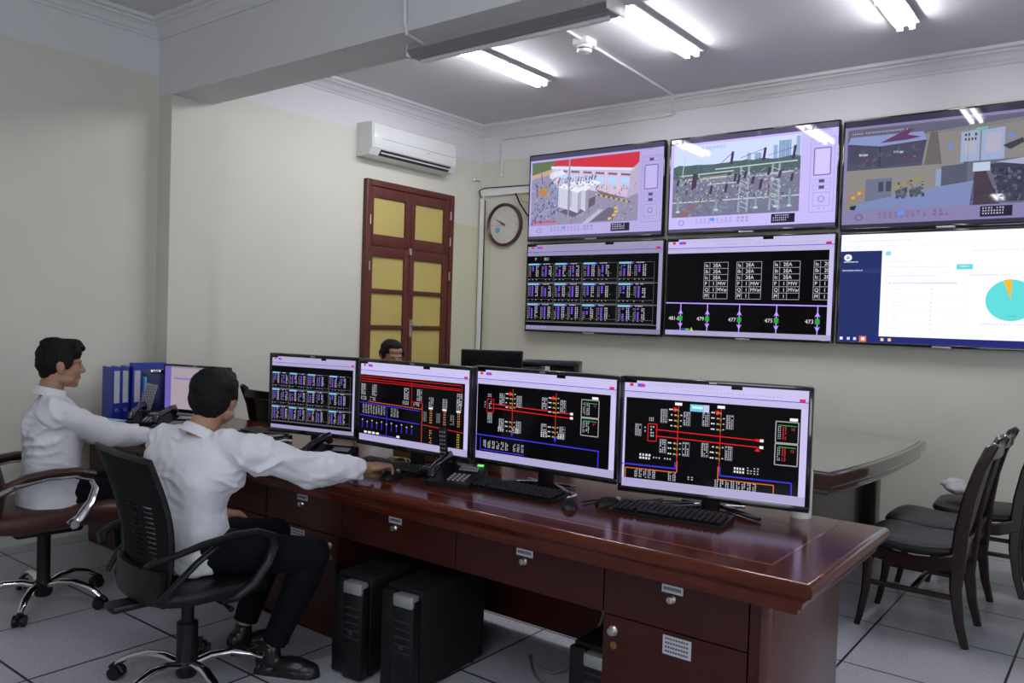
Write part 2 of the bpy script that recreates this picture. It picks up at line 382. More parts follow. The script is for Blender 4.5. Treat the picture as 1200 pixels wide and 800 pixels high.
def grid_picture(w, h, k=1.0, first='P', second='BO'):
    S = Screen(w, h, BLK); header(S, 0.13, k); margins(S, k, 0.0, 0.025, 0.05, 0.13)
    t = 0.13
    if first:
        S.txt(0.06, t + 0.055, 0.05, first, TXT); S.txt(0.135, t + 0.055, 0.05, second, TXT)
    us = [0.005, 0.22, 0.44, 0.70, 0.955]; vs = [0.215, 0.45, 0.69, 0.905]
    lc = (0.12, 0.12, 0.14)
    for j in range(3):
        S.line(0, vs[j + 1], 0.975, vs[j + 1], 0.004, (0.22, 0.22, 0.25), 2)
        for i in range(4):
            u0, u1, v0, v1 = us[i], us[i + 1], vs[j], vs[j + 1]
            S.frame(u0, v0 + 0.008, u1 - 0.008, v1 - 0.012, 0.003, lc, 2); S.line(u0, v1 - 0.05, u1 - 0.008, v1 - 0.05, 0.003, lc, 2)
            S.r(u0 + 0.004, v0 + 0.003, u0 + 0.095, v0 + 0.024, CYA, 3); S.r(u0 + 0.09, v0 + 0.004, u0 + 0.105, v0 + 0.024, PUR, 4)
            S.fuzz(u0 + 0.125, v0 + 0.006, u0 + 0.18, v0 + 0.024, 5, 1, TXT, 0.7, 3)
            nblk = 2
            for b in range(nblk):
                x = u0 + 0.008 + b * 0.105; rows = 6 if (i + j + b) % 4 else 4
                S.fuzz(x, v0 + 0.04, x + 0.022, v0 + 0.165, 2, 6, (0.22, 0.20, 0.30), 0.6)
                S.fuzz(x + 0.027, v0 + 0.035, x + 0.043, v0 + 0.035 + 0.021 * rows, 1, rows, PUR, 0.85, 4, 0.1)
                S.fuzz(x + 0.058, v0 + 0.035, x + 0.084, v0 + 0.165, 2, 6, TXT, 0.65)
                if (i * 2 + b + j) % 3 == 0: S.fuzz(x + 0.06, v0 + 0.135, x + 0.08, v0 + 0.165, 1, 1, (0.5, 0.04, 0.02), 0.7, 5)
                if (i + b) % 2: S.r(x + 0.09, v0 + 0.12, x + 0.094, v0 + 0.135, GRN, 4)
                S.fuzz(x, v1 - 0.044, x + 0.09, v1 - 0.02, 3, 1, TXT, 0.3)
    return S

def sub_tables(S, u, v, n=1, w=0.035, h=0.09):
    for i in range(n):
        S.frame(u + i * (w + 0.006), v, u + w + i * (w + 0.006), v + h, 0.003, (0.25, 0.25, 0.28), 2)
        S.fuzz(u + 0.003 + i * (w + 0.006), v + 0.004, u + w + i * (w + 0.006), v + h, 3, 7, TXT, 0.65)

def diagram_picture(w, h, variant):
    S = Screen(w, h, BLK); header(S, 0.16 if variant else 0.15); margins(S, 1, 0.0 if variant == 2 else 0.012, 0.035, 0.08, 0.15)
    if variant == 2:        # second screen: buses along the top, feeders below
        for k, v in enumerate((0.185, 0.215, 0.245)): S.line(0.0, v, 0.93, v + 0.012 * (k % 2), 0.007, RED)
        S.line(0.5, 0.2, 0.5, 0.52, 0.006, RED); S.line(0.94, 0.18, 0.94, 0.34, 0.005, RED)
        S.line(0.08, 0.50, 0.6, 0.515, 0.007, ORG); S.line(0.6, 0.44, 0.6, 0.96, 0.009, (0.45, 0.05, 0.02)); S.line(0.5, 0.44, 0.6, 0.44, 0.007, RED)
        S.line(0.61, 0.70, 0.97, 0.73, 0.008, RED)
        for v in (0.52, 0.68): S.line(0.0, v, 0.58, v + 0.02, 0.010, BLU)
        S.line(0.27, 0.52, 0.27, 0.92, 0.008, BLU); S.line(0.1, 0.9, 0.4, 0.91, 0.006, PUR)
        for u in (0.01, 0.12, 0.43, 0.55, 0.9): sub_tables(S, u, 0.28, 1, 0.045, 0.14)
        for u in (0.01, 0.1, 0.42, 0.52): S.fuzz(u, 0.44, u + 0.06, 0.49, 4, 3, TXT, 0.6)
        for i in range(9): S.fuzz(0.03 + i * 0.026, 0.54, 0.048 + i * 0.026, 0.66, 2, 8, TXT, 0.6)
        for i in range(3): S.fuzz(0.31 + i * 0.028, 0.55, 0.33 + i * 0.028, 0.66, 2, 8, TXT, 0.6)
        for u in (0.66, 0.78, 0.90):
            S.fuzz(u, 0.36, u + 0.045, 0.48, 3, 7, TXT, 0.6); S.r(u, 0.48, u + 0.035, 0.50, (0.7, 0.7, 0.7), 4)
            S.fuzz(u + 0.01, 0.51, u + 0.035, 0.68, 2, 6, (0.5, 0.2, 0.08), 0.6); S.fuzz(u - 0.05, 0.54, u - 0.015, 0.66, 3, 6, (0.24, 0.24, 0.26), 0.6)
            S.fuzz(u + 0.01, 0.75, u + 0.035, 0.92, 2, 6, (0.5, 0.2, 0.08) if u < 0.85 else (0.4, 0.35, 0.03), 0.6)
        for i in range(11): S.ellipse(0.03 + i * 0.048, 0.74 + 0.02 * (i % 2), 0.007, 0.010, (0.45, 0.4, 0.4), 3, n=8); S.r(0.027 + i * 0.048, 0.76, 0.033 + i * 0.048, 0.84, BLU, 2)
        for u in (0.05, 0.09, 0.13, 0.17, 0.37): S.r(u, 0.88, u + 0.028, 0.905, (0.7, 0.7, 0.75), 4)
        return S
    o = 0.0 if variant == 4 else -0.045
    # two vertical feeders and two horizontal buses
    U1, U2 = (0.315, 0.55) if variant == 4 else (0.285, 0.60)
    for u, wv in ((U1, 0.0), (U2, 0.0)):
        S.line(u, 0.19, u, 0.78 if variant == 4 else 0.70, 0.007, RED)
        S.line(u - 0.03, 0.24, u, 0.24, 0.006, RED); S.r(u - 0.028, 0.225, u - 0.012, 0.265, RED, 3)
    vb = (0.445, 0.505) if variant == 4 else (0.375, 0.42)
    for v in vb: S.line(0.19 if variant == 4 else 0.13, v, 0.78 if variant == 4 else 0.70, v + 0.02, 0.009, RED)
    u0 = 0.13 if variant == 4 else 0.075
    S.frame(u0 + 0.015, vb[0] - 0.05, u0 + 0.065, vb[1] + 0.05, 0.007, RED)
    S.fuzz(u0 + 0.03, vb[0] - 0.03, u0 + 0.055, vb[1] + 0.02, 2, 4, TXT, 0.6, 4); S.fuzz(u0 - 0.005, vb[0] - 0.02, u0 + 0.008, vb[1] + 0.02, 1, 3, TXT, 0.5)
    sub_tables(S, u0 - 0.06 if variant == 4 else u0 + 0.02, vb[0] - 0.04 if variant == 4 else vb[1] + 0.06, 1, 0.036, 0.11)
    S.fuzz(u0 + 0.02, vb[0] - 0.11, u0 + 0.05, vb[0] - 0.07, 3, 3, TXT, 0.6)
    for u in (U1, U2):
        for (du, v) in ((-0.10, 0.25), (0.03, 0.26), (-0.10, 0.53), (0.03, 0.54)): sub_tables(S, u + du, v, 1, 0.038, 0.125)
        for v in (0.24, 0.29, 0.34, 0.39, 0.55, 0.60, 0.65):
            S.fuzz(u - 0.052, v, u - 0.030, v + 0.016, 2, 1, (0.7, 0.7, 0.7), 0.8); S.r(u - 0.022, v, u - 0.008, v + 0.014, (0.4, 0.25, 0.1), 3)
            S.r(u - 0.004, v + 0.004, u + 0.004, v + 0.02, GRN, 5); S.fuzz(u + 0.012, v, u + 0.024, v + 0.012, 1, 1, (0.6, 0.6, 0.6), 0.8)
    ue = 0.78 if variant == 4 else 0.72
    for v in vb:
        S.r(ue - 0.02, v + 0.005, ue, v + 0.03, (0.7, 0.7, 0.7), 4)
    if variant == 4:
        S.r(0.38, 0.185, 0.455, 0.25, CYA, 4); S.r(0.39, 0.20, 0.45, 0.225, (0.4, 0.75, 0.8), 5); S.r(0.455, 0.185, 0.485, 0.25, WHT, 4)
        S.poly([(0.735, 0.45), (0.765, 0.45), (0.75, 0.48)], RED, 4); S.poly([(0.735, 0.56), (0.765, 0.56), (0.75, 0.53)], RED, 4)
        S.r(0.295, 0.18, 0.335, 0.205, (0.75, 0.75, 0.8), 5); S.r(0.53, 0.18, 0.57, 0.205, (0.75, 0.75, 0.8), 5)
        bx = (0.84, 0.28, 0.955, 0.66)
        # lower routes
        S.line(0.0, 0.79, U1 - 0.005, 0.79, 0.013, BLU); S.line(U1 - 0.008, 0.73, U1 - 0.008, 0.79, 0.013, BLU)
        S.line(0.02, 0.825, U1, 0.825, 0.009, ORG); S.line(0.02, 0.825, 0.02, 0.92, 0.008, ORG); S.line(U1 + 0.002, 0.72, U1 + 0.002, 0.825, 0.009, ORG)
        S.line(U2 + 0.005, 0.81, 0.93, 0.81, 0.012, BLU); S.line(U2 + 0.005, 0.73, U2 + 0.005, 0.81, 0.012, BLU); S.line(0.93, 0.81, 0.93, 0.93, 0.011, BLU)
        S.line(U2 - 0.005, 0.845, 0.84, 0.845, 0.009, ORG); S.line(U2 - 0.005, 0.73, U2 - 0.005, 0.845, 0.009, ORG); S.line(0.84, 0.845, 0.84, 0.93, 0.009, ORG)
        for i in range(5): S.fuzz(0.075 + i * 0.026, 0.83, 0.095 + i * 0.026, 0.91, 2, 6, TXT, 0.65)
        for i in range(2): S.fuzz(0.27 + i * 0.026, 0.83, 0.29 + i * 0.026, 0.91, 2, 6, TXT, 0.65)
        for i in range(8): S.fuzz(0.53 + i * 0.029, 0.85, 0.552 + i * 0.029, 0.93, 2, 6, TXT, 0.65)
        S.fuzz(0.10, 0.68, 0.17, 0.74, 4, 2, (0.6, 0.6, 0.6), 0.7); S.fuzz(0.18, 0.70, 0.29, 0.73, 7, 1, TXT, 0.5)
        S.fuzz(0.63, 0.72, 0.69, 0.78, 4, 2, (0.6, 0.6, 0.6), 0.7); S.fuzz(0.70, 0.71, 0.77, 0.78, 4, 3, TXT, 0.5)
        S.fuzz(0.38, 0.85, 0.42, 0.89, 2, 2, TXT, 0.5)
    else:
        bx = (0.775, 0.23, 0.89, 0.60)
        S.line(0.01, 0.735, 0.90, 0.745, 0.012, BLU); S.line(0.895, 0.745, 0.895, 0.93, 0.011, BLU); S.line(0.012, 0.74, 0.012, 0.92, 0.01, BLU)
        S.line(0.045, 0.76, 0.045, 0.91, 0.009, BLU); S.line(0.045, 0.90, 0.38, 0.90, 0.010, BLU)
        for i in range(6): S.fuzz(0.07 + i * 0.034, 0.79, 0.095 + i * 0.034, 0.88, 2, 6, TXT, 0.65)
        for i in range(3): S.fuzz(0.30 + i * 0.03, 0.79, 0.32 + i * 0.03, 0.88, 2, 6, TXT, 0.65)
        for u in (0.18, 0.50, 0.29, 0.62): S.fuzz(u, 0.62, u + 0.05, 0.68, 3, 3, (0.55, 0.55, 0.55), 0.6)
        S.poly([(U1 - 0.008, 0.66), (U1 + 0.012, 0.66), (U1 + 0.002, 0.72)], BLU, 5); S.poly([(U2 - 0.008, 0.66), (U2 + 0.012, 0.66), (U2 + 0.002, 0.72)], BLU, 5)
    m = (bx[1] + bx[3]) / 2
    S.frame(bx[0], bx[1], bx[2], m - 0.005, 0.008, (0.32, 0.32, 0.34)); S.frame(bx[0], m + 0.005, bx[2], bx[3], 0.008, (0.32, 0.32, 0.34))
    S.r(bx[0] + 0.07, bx[1] - 0.035, bx[0] + 0.11, bx[1] - 0.01, (0.75, 0.75, 0.8), 4)
    for v in (bx[1], m):
        S.line(bx[0] + 0.015, v + 0.03, bx[2] - 0.01, v + 0.035, 0.006, GRN, 4)
        S.fuzz(bx[0] + 0.012, v + 0.04, bx[0] + 0.03, v + 0.16, 2, 7, TXT, 0.55)
        S.fuzz(bx[0] + 0.035, v + 0.04, bx[0] + 0.06, v + 0.16, 2, 8, (0.5, 0.03, 0.03) if variant == 4 else TXT, 0.6)
        S.fuzz(bx[0] + 0.08, v + 0.05, bx[0] + 0.10, v + 0.08, 2, 2, (0.5, 0.03, 0.03), 0.6)
    return S

def camera_shell(w, h, k):
    """video window with a grey control strip below and a control pad at the right"""
    base = tuple(v * k for v in (0.44, 0.38, 0.72)); S = Screen(w, h, base); S.mat = 'gscreen'
    dk = tuple(v * 0.16 for v in base); md = tuple(v * 0.7 for v in base)
    S.r(0, 0, 1, 0.055, dk, 1); S.r(0, 0.965, 1, 1, dk, 1)
    S.ellipse(0.085, 0.90, 0.022, 0.032, md, 3); S.ellipse(0.085, 0.90, 0.012, 0.020, base, 4)
    S.fuzz(0.18, 0.865, 0.42, 0.925, 9, 3, md, 0.6); S.r(0.275, 0.86, 0.30, 0.895, (0.08, 0.25, 0.8), 5); S.fuzz(0.44, 0.86, 0.52, 0.93, 3, 2, md, 0.7)
    S.r(0.645, 0.855, 0.78, 0.945, (0.015, 0.013, 0.03), 4); S.fuzz(0.655, 0.865, 0.75, 0.935, 8, 3, (0.4, 0.38, 0.5), 0.6, 5)
    S.frame(0.855, 0.14, 0.985, 0.86, 0.005, md, 3)
    S.frame(0.875, 0.24, 0.965, 0.50, 0.010, (0.16, 0.12, 0.32), 4); S.r(0.883, 0.25, 0.957, 0.49, tuple(min(1, v * 1.15) for v in base), 4)
    for v in (0.16, 0.54, 0.60): S.frame(0.87, v, 0.97, v + 0.04, 0.004, md, 4); S.r(0.905, v + 0.005, 0.935, v + 0.035, (0.08, 0.06, 0.16), 5)
    S.frame(0.875, 0.67, 0.965, 0.80, 0.006, md, 4); S.ellipse(0.92, 0.735, 0.020, 0.034, md, 5); S.ellipse(0.92, 0.735, 0.011, 0.02, base, 6)
    S.fuzz(0.875, 0.06, 0.965, 0.08, 8, 1, md, 0.7); S.fuzz(0.88, 0.82, 0.96, 0.85, 3, 1, md, 0.4)
    return S

def yard_picture(w, h):
    S = camera_shell(w, h, 0.85); u0, v0, u1, v1 = 0.015, 0.08, 0.835, 0.84
    def q(x, y): return (u0 + x * (u1 - u0), v0 + y * (v1 - v0))
    def pl(pts, col, L=2): S.poly([q(*p) for p in pts], col, L)
    def ln(a, b, wd, col, L=4): S.line(*q(*a), *q(*b), wd, col, L)
    pl([(0, 0), (1, 0), (1, 1), (0, 1)], (0.24, 0.22, 0.33), 2)
    pl([(0, 0), (0.3, 0), (0.22, 0.12), (0, 0.2)], (0.10, 0.14, 0.07), 3); pl([(0, 0.2), (0.2, 0.12), (0.2, 0.2), (0, 0.27)], (0.42, 0.30, 0.22), 3)
    pl([(0.24, 0), (1, 0), (1, 0.14), (0.95, 0.23), (0.2, 0.07)], (0.50, 0.03, 0.05), 4)
    pl([(0.19, 0.08), (0.96, 0.23), (0.96, 0.27), (0.19, 0.12)], (0.62, 0.62, 0.8), 5)
    pl([(0.2, 0.12), (0.94, 0.27), (0.92, 0.66), (0.2, 0.34)], (0.52, 0.42, 0.55), 4)
    for i in range(6):
        x = 0.25 + i * 0.115; y = 0.15 + i * 0.028
        pl([(x + 0.02, y), (x + 0.10, y + 0.02), (x + 0.10, y + 0.05), (x + 0.02, y + 0.03)], (0.12, 0.11, 0.22), 5)
        pl([(x + 0.02, y + 0.06), (x + 0.10, y + 0.08), (x + 0.10, y + 0.20), (x + 0.02, y + 0.17)], (0.38, 0.52, 0.80), 5)
        ln((x, y - 0.02), (x, y + 0.24), 0.012, (0.6, 0.5, 0.62), 6)
    pl([(0.93, 0.25), (1, 0.16), (1, 0.6), (0.9, 0.66)], (0.40, 0.34, 0.48), 5)
    pl([(0.18, 0.19), (0.30, 0.15), (0.33, 0.22), (0.2, 0.28)], (0.62, 0.62, 0.75), 6); S.ellipse(*q(0.2, 0.235), 0.018, 0.035, (0.55, 0.55, 0.68), 7)
    # lattice structures at the left
    for i in range(26):
        a = (random.uniform(0, 0.24), random.uniform(0.3, 0.95)); ln(a, (a[0] + random.uniform(-0.05, 0.12), a[1] + random.uniform(-0.2, 0.1)), 0.010, random.choice([(0.14, 0.17, 0.30), (0.32, 0.36, 0.52), (0.07, 0.06, 0.13)]), 5)
    for x in (0.03, 0.08, 0.14, 0.19, 0.25): ln((x, 0.2 + x), (x, 0.97), 0.014, (0.20, 0.24, 0.42), 6)
    pl([(0.09, 0.42), (0.16, 0.40), (0.16, 0.53), (0.09, 0.55)], (0.38, 0.20, 0.05), 7); ln((0.06, 0.4), (0.06, 0.55), 0.02, (0.28, 0.08, 0.04), 7)
    # transformer
    for k, (x, y, ww, hh) in enumerate(((0.27, 0.42, 0.10, 0.36), (0.38, 0.48, 0.08, 0.36), (0.47, 0.46, 0.06, 0.36), (0.34, 0.38, 0.2, 0.1), (0.54, 0.40, 0.08, 0.12))):
        pl([(x, y), (x + ww, y + 0.05), (x + ww, y + hh), (x, y + hh - 0.06)], (0.50, 0.50, 0.62), 7)
        pl([(x, y), (x + 0.05, y - 0.05), (x + ww + 0.05, y), (x + ww, y + 0.05)], (0.66, 0.66, 0.78), 8)
        pl([(x + ww, y + 0.05), (x + ww + 0.03, y), (x + ww + 0.03, y + hh - 0.06), (x + ww, y + hh)], (0.26, 0.25, 0.33), 7)
        for j in range(4): ln((x + ww * (j + 0.5) / 4, y + 0.05), (x + ww * (j + 0.5) / 4, y + hh - 0.06), 0.005, (0.36, 0.36, 0.46), 9)
    for i in range(14):
        x = 0.27 + i * 0.026; ln((x, 0.37 - 0.002 * i), (x + 0.01, 0.27 + 0.01 * (i % 3)), 0.016, random.choice([(0.12, 0.07, 0.09), (0.35, 0.33, 0.4), (0.2, 0.1, 0.1)]), 9)
    ln((0.37, 0.0), (0.37, 1.0), 0.020, (0.22, 0.24, 0.36), 10)
    pl([(0.28, 0.8), (0.62, 0.6), (0.62, 0.72), (0.42, 0.9)], (0.10, 0.09, 0.13), 6)
    for i in range(7):
        a = (0.62 + i * 0.045, 0.56 + i * 0.022); pl([a, (a[0] + 0.022, a[1] + 0.01), (a[0] + 0.022, a[1] + 0.035), (a[0], a[1] + 0.025)], (0.60, 0.40, 0.08), 7)
        pl([(a[0] + 0.022, a[1] + 0.01), (a[0] + 0.045, a[1] + 0.02), (a[0] + 0.045, a[1] + 0.045), (a[0] + 0.022, a[1] + 0.035)], (0.10, 0.08, 0.10), 7)
    for i in range(4): a = (0.80 + 0.012 * i - 0.01 * i * i, 0.78 + i * 0.05); pl([a, (a[0] + 0.03, a[1]), (a[0] + 0.02, a[1] + 0.035), (a[0] - 0.01, a[1] + 0.035)], (0.62, 0.42, 0.06), 7)
    pl([(0.58, 0.98), (0.74, 0.78), (0.82, 0.80), (0.78, 0.98)], (0.12, 0.11, 0.17), 6); pl([(0.50, 1), (0.66, 0.8), (0.70, 0.81), (0.56, 1)], (0.4, 0.38, 0.52), 6)
    pl([(0.62, 0.5), (0.88, 0.66), (0.70, 0.62)], (0.16, 0.12, 0.15), 6)
    for (a, b, c_, d_, n, cs, z) in ((0.0, 0.3, 0.28, 0.95, 150, [(0.10, 0.12, 0.24), (0.30, 0.34, 0.5), (0.05, 0.05, 0.10), (0.2, 0.2, 0.3)], 0.022), (0.25, 0.28, 0.62, 0.42, 70, [(0.1, 0.07, 0.1), (0.6, 0.6, 0.72), (0.25, 0.2, 0.3)], 0.016), (0.3, 0.72, 0.98, 0.97, 90, [(0.30, 0.28, 0.42), (0.16, 0.15, 0.22), (0.22, 0.2, 0.3)], 0.018), (0.6, 0.42, 0.98, 0.75, 60, [(0.28, 0.25, 0.36), (0.2, 0.18, 0.26)], 0.02)):
        x0, y0_ = q(a, b); x1, y1_ = q(c_, d_); S.specks(x0, y0_, x1, y1_, n, cs, z, 9 if z < 0.02 and a < 0.3 else 5)
    for i in range(9): ln((0.3 + i * 0.09, 0.005 + 0.0 * i), (0.26 + i * 0.085, 0.09 + i * 0.016), 0.003, (0.42, 0.02, 0.04), 5)
    S.fuzz(*q(0.02, 0.93), *q(0.26, 0.98), 14, 1, (0.55, 0.02, 0.08), 0.7, 11)
    return S

def switchyard_picture(w, h):
    S = camera_shell(w, h, 1.05); u0, v0, u1, v1 = 0.02, 0.08, 0.80, 0.84
    def q(x, y): return (u0 + x * (u1 - u0), v0 + y * (v1 - v0))
    def pl(pts, col, L=2): S.poly([q(*p) for p in pts], col, L)
    def ln(a, b, wd, col, L=4): S.line(*q(*a), *q(*b), wd, col, L)
    pl([(0, 0), (1, 0), (1, 0.4), (0, 0.4)], (0.50, 0.58, 0.90), 2); pl([(0, 0.35), (1, 0.35), (1, 1), (0, 1)], (0.17, 0.17, 0.27), 3)
    pl([(0, 0.30)] + [(i / 20, 0.29 - 0.03 * random.random()) for i in range(21)] + [(1, 0.46), (0, 0.46)], (0.07, 0.11, 0.12), 4)
    pl([(0.1, 0.46), (0.45, 0.44), (0.45, 0.5), (0.1, 0.5)], (0.26, 0.20, 0.18), 5)
    for x, y, ww in ((0.80, 0.11, 0.03), (0.84, 0.06, 0.09), (0.60, 0.18, 0.03), (0.66, 0.19, 0.05), (0.965, 0.02, 0.03)):
        pl([(x, y), (x + ww, y), (x + ww, 0.30), (x, 0.30)], (0.20, 0.30, 0.48), 3)
        for j in range(3): ln((x + ww * (j + 0.6) / 3, y), (x + ww * (j + 0.6) / 3, 0.29), 0.004, (0.36, 0.46, 0.66), 4)
    pl([(0, 0.55), (1, 0.52), (1, 1), (0, 1)], (0.15, 0.15, 0.24), 5); pl([(0.02, 1), (0.2, 0.78), (0.28, 0.78), (0.12, 1)], (0.20, 0.12, 0.14), 6)
    gr = (0.26, 0.30, 0.38); lg = (0.42, 0.50, 0.54); dk = (0.055, 0.035, 0.07)
    for x in (0.56, 0.62, 0.80, 0.85): ln((x, 0.36), (x - 0.02 * random.random(), 0.97), 0.022, gr, 7); 
    for x in (0.56, 0.80):
        for j in range(8): ln((x, 0.4 + j * 0.07), (x + 0.055, 0.45 + j * 0.07), 0.006, lg, 8)
    for a, b in (((0.35, 0.36), (0.98, 0.34)), ((0.05, 0.42), (0.5, 0.40)), ((0.3, 0.56), (0.55, 0.56)), ((0.63, 0.5), (0.95, 0.47)), ((0.1, 0.48), (0.5, 0.47)), ((0.0, 0.79), (1.0, 0.79))): ln(a, b, 0.012, lg, 7)
    for x, y, hh in ((0.49, 0.14, 0.17), (0.74, 0.13, 0.17), (0.96, 0.14, 0.17), (0.18, 0.4, 0.22), (0.2, 0.4, 0.2), (0.33, 0.58, 0.12), (0.45, 0.58, 0.11), (0.55, 0.46, 0.12), (0.72, 0.55, 0.13), (0.66, 0.5, 0.1), (0.05, 0.47, 0.08), (0.86, 0.45, 0.1), (0.95, 0.5, 0.1), (0.52, 0.45, 0.1), (0.60, 0.42, 0.1), (0.78, 0.4, 0.1)):
        ln((x, y), (x - 0.012, y + hh), 0.028, dk, 9)
    ln((0.40, 0.28), (0.49, 0.15), 0.006, dk, 8); ln((0.55, 0.24), (0.74, 0.14), 0.005, dk, 8); ln((0.76, 0.24), (0.96, 0.16), 0.004, dk, 8); ln((0.10, 0.12), (0.08, 0.42), 0.008, lg, 8)
    for i in range(60):
        x, y = random.uniform(0.02, 0.97), random.uniform(0.42, 0.8); ln((x, y), (x + random.uniform(-0.03, 0.05), y + random.uniform(-0.05, 0.05)), 0.006, random.choice([gr, lg, dk, (0.26, 0.10, 0.12)]), 8)
    for x in (0.05, 0.37, 0.68, 0.83, 0.93): ln((x, 0.7), (x, 0.92), 0.020, (0.20, 0.30, 0.30), 8); S.ellipse(*q(x, 0.92), 0.015, 0.012, lg, 9)
    for (a, b, c_, d_, n, cs, z, L_) in ((0.02, 0.42, 0.97, 0.8, 420, [(0.24, 0.28, 0.34), (0.38, 0.44, 0.48), (0.05, 0.04, 0.07), (0.13, 0.14, 0.2), (0.24, 0.10, 0.12), (0.12, 0.17, 0.18)], 0.018, 8), (0.0, 0.3, 1.0, 0.42, 160, [(0.05, 0.09, 0.09), (0.09, 0.14, 0.13), (0.08, 0.10, 0.14)], 0.02, 5), (0.02, 0.75, 0.97, 0.97, 120, [(0.17, 0.17, 0.26), (0.12, 0.13, 0.2), (0.2, 0.22, 0.3)], 0.03, 6)):
        x0, y0_ = q(a, b); x1, y1_ = q(c_, d_); S.specks(x0, y0_, x1, y1_, n, cs, z, L_)
    S.txt(*q(0.10, 0.075), 0.052, '03/2018 00:04:03', (0.30, 0.28, 0.52), 10, 1.25)
    return S

def rooms_picture(w, h):
    S = camera_shell(w, h, 0.45); u0, v0, u1, v1 = 0.015, 0.08, 0.825, 0.84
    def q(x, y): return (u0 + x * (u1 - u0), v0 + y * (v1 - v0))
    def pl(pts, col, L=2): S.poly([q(*p) for p in pts], col, L)
    def ln(a, b, wd, col, L=4): S.line(*q(*a), *q(*b), wd, col, L)
    pl([(0, 0), (1, 0), (1, 1), (0, 1)], (0.06, 0.065, 0.11), 2)
    pl([(0, 0), (1, 0), (1, 0.10), (0.5, 0.14), (0, 0.12)], (0.10, 0.10, 0.15), 3)
    pl([(0.02, 0.09), (0.45, 0.10), (0.47, 0.20), (0.2, 0.23), (0, 0.17)], (0.20, 0.24, 0.44), 4)
    pl([(0, 0.17), (0.2, 0.23), (0.47, 0.20), (0.45, 0.45), (0.2, 0.48), (0.02, 0.42)], (0.055, 0.055, 0.09), 5)
    ln((0.2, 0.23), (0.2, 0.48), 0.008, (0.02, 0.02, 0.03), 6)
    for x in (0.07, 0.28): pl([(x, 0.30), (x + 0.06, 0.31), (x + 0.055, 0.335), (x + 0.005, 0.33)], (0.30, 0.32, 0.45), 6)
    for x in (0.12, 0.16, 0.34, 0.40): S.r(*q(x, 0.38), *q(x + 0.012, 0.395), (0.6, 0.06, 0.05), 6)
    pl([(0.2, 0.19), (0.36, 0.05), (0.4, 0.06), (0.36, 0.12), (0.44, 0.16), (0.36, 0.18)], (0.10, 0.04, 0.10), 7)
    pl([(0.45, 0.12), (1, 0.05), (1, 0.5), (0.45, 0.5)], (0.20, 0.185, 0.185), 3); pl([(0.49, 0.12), (0.53, 0.12), (0.56, 0.5), (0.46, 0.5)], (0.11, 0.10, 0.10), 4)
    for x, ww in ((0.66, 0.10), (0.77, 0.12)):
        pl([(x, 0.16), (x + ww, 0.14), (x + ww, 0.5), (x, 0.5)], (0.26, 0.32, 0.48), 5); pl([(x + 0.02, 0.2), (x + ww - 0.02, 0.19), (x + ww - 0.02, 0.42), (x + 0.02, 0.42)], (0.34, 0.33, 0.42), 6)
    S.r(*q(0.74, 0.12), *q(0.80, 0.155), (0.12, 0.36, 0.30), 7); S.r(*q(0.59, 0.27), *q(0.62, 0.34), (0.14, 0.20, 0.42), 6)
    S.fuzz(*q(0.68, 0.18), *q(0.75, 0.28), 4, 2, (0.05, 0.05, 0.06), 0.7, 8)
    pl([(0.88, 0.35), (0.98, 0.28), (0.99, 0.33), (0.92, 0.40)], (0.04, 0.04, 0.06), 7); S.r(*q(0.905, 0.22), *q(0.94, 0.28), (0.14, 0.20, 0.42), 6)
    # lower views
    pl([(0, 0.5), (0.68, 0.5), (0.68, 1), (0, 1)], (0.20, 0.19, 0.18), 5)
    pl([(0.12, 0.62), (0.28, 0.62), (0.28, 0.9), (0.12, 0.9)], (0.12, 0.13, 0.20), 6)
    for x in (0.20, 0.245): pl([(x, 0.66), (x + 0.03, 0.66), (x + 0.03, 0.78), (x, 0.78)], (0.04, 0.05, 0.08), 7)
    pl([(0.1, 0.9), (0.5, 0.78), (0.74, 0.72), (0.74, 1), (0.02, 1)], (0.16, 0.20, 0.38), 7)
    pl([(0.29, 0.72), (0.45, 0.64), (0.45, 0.67), (0.29, 0.76)], (0.26, 0.20, 0.08), 8)
    for x in (0.3, 0.38): pl([(x, 0.78), (x + 0.07, 0.74), (x + 0.07, 0.84), (x + 0.01, 0.87)], (0.06, 0.07, 0.10), 8)
    pl([(0.56, 0.53), (0.70, 0.52), (0.70, 0.73), (0.56, 0.76)], (0.07, 0.08, 0.12), 7); pl([(0.53, 0.56), (0.56, 0.56), (0.56, 0.76), (0.53, 0.76)], (0.20, 0.26, 0.42), 8)
    for i in range(5): S.ellipse(*q(0.03 + i * 0.018, 0.86 - i * 0.025), 0.009, 0.014, (0.5, 0.35, 0.03) if i % 2 else (0.5, 0.12, 0.03), 9)
    pl([(0.03, 0.94), (0.07, 0.93), (0.06, 0.99), (0.03, 0.98)], (0.02, 0.02, 0.03), 9)
    pl([(0.70, 0.5), (1, 0.5), (1, 1), (0.70, 1)], (0.11, 0.11, 0.16), 6); pl([(0.73, 0.52), (0.82, 0.52), (0.82, 0.62), (0.73, 0.62)], (0.40, 0.46, 0.58), 7)
    pl([(0.74, 0.62), (0.80, 0.62), (0.88, 1), (0.72, 1)], (0.05, 0.035, 0.05), 7); pl([(0.82, 0.55), (1, 0.52), (1, 0.98), (0.88, 0.98)], (0.035, 0.04, 0.065), 8); pl([(0.85, 0.53), (1, 0.5), (1, 0.58)], (0.30, 0.32, 0.46), 9)
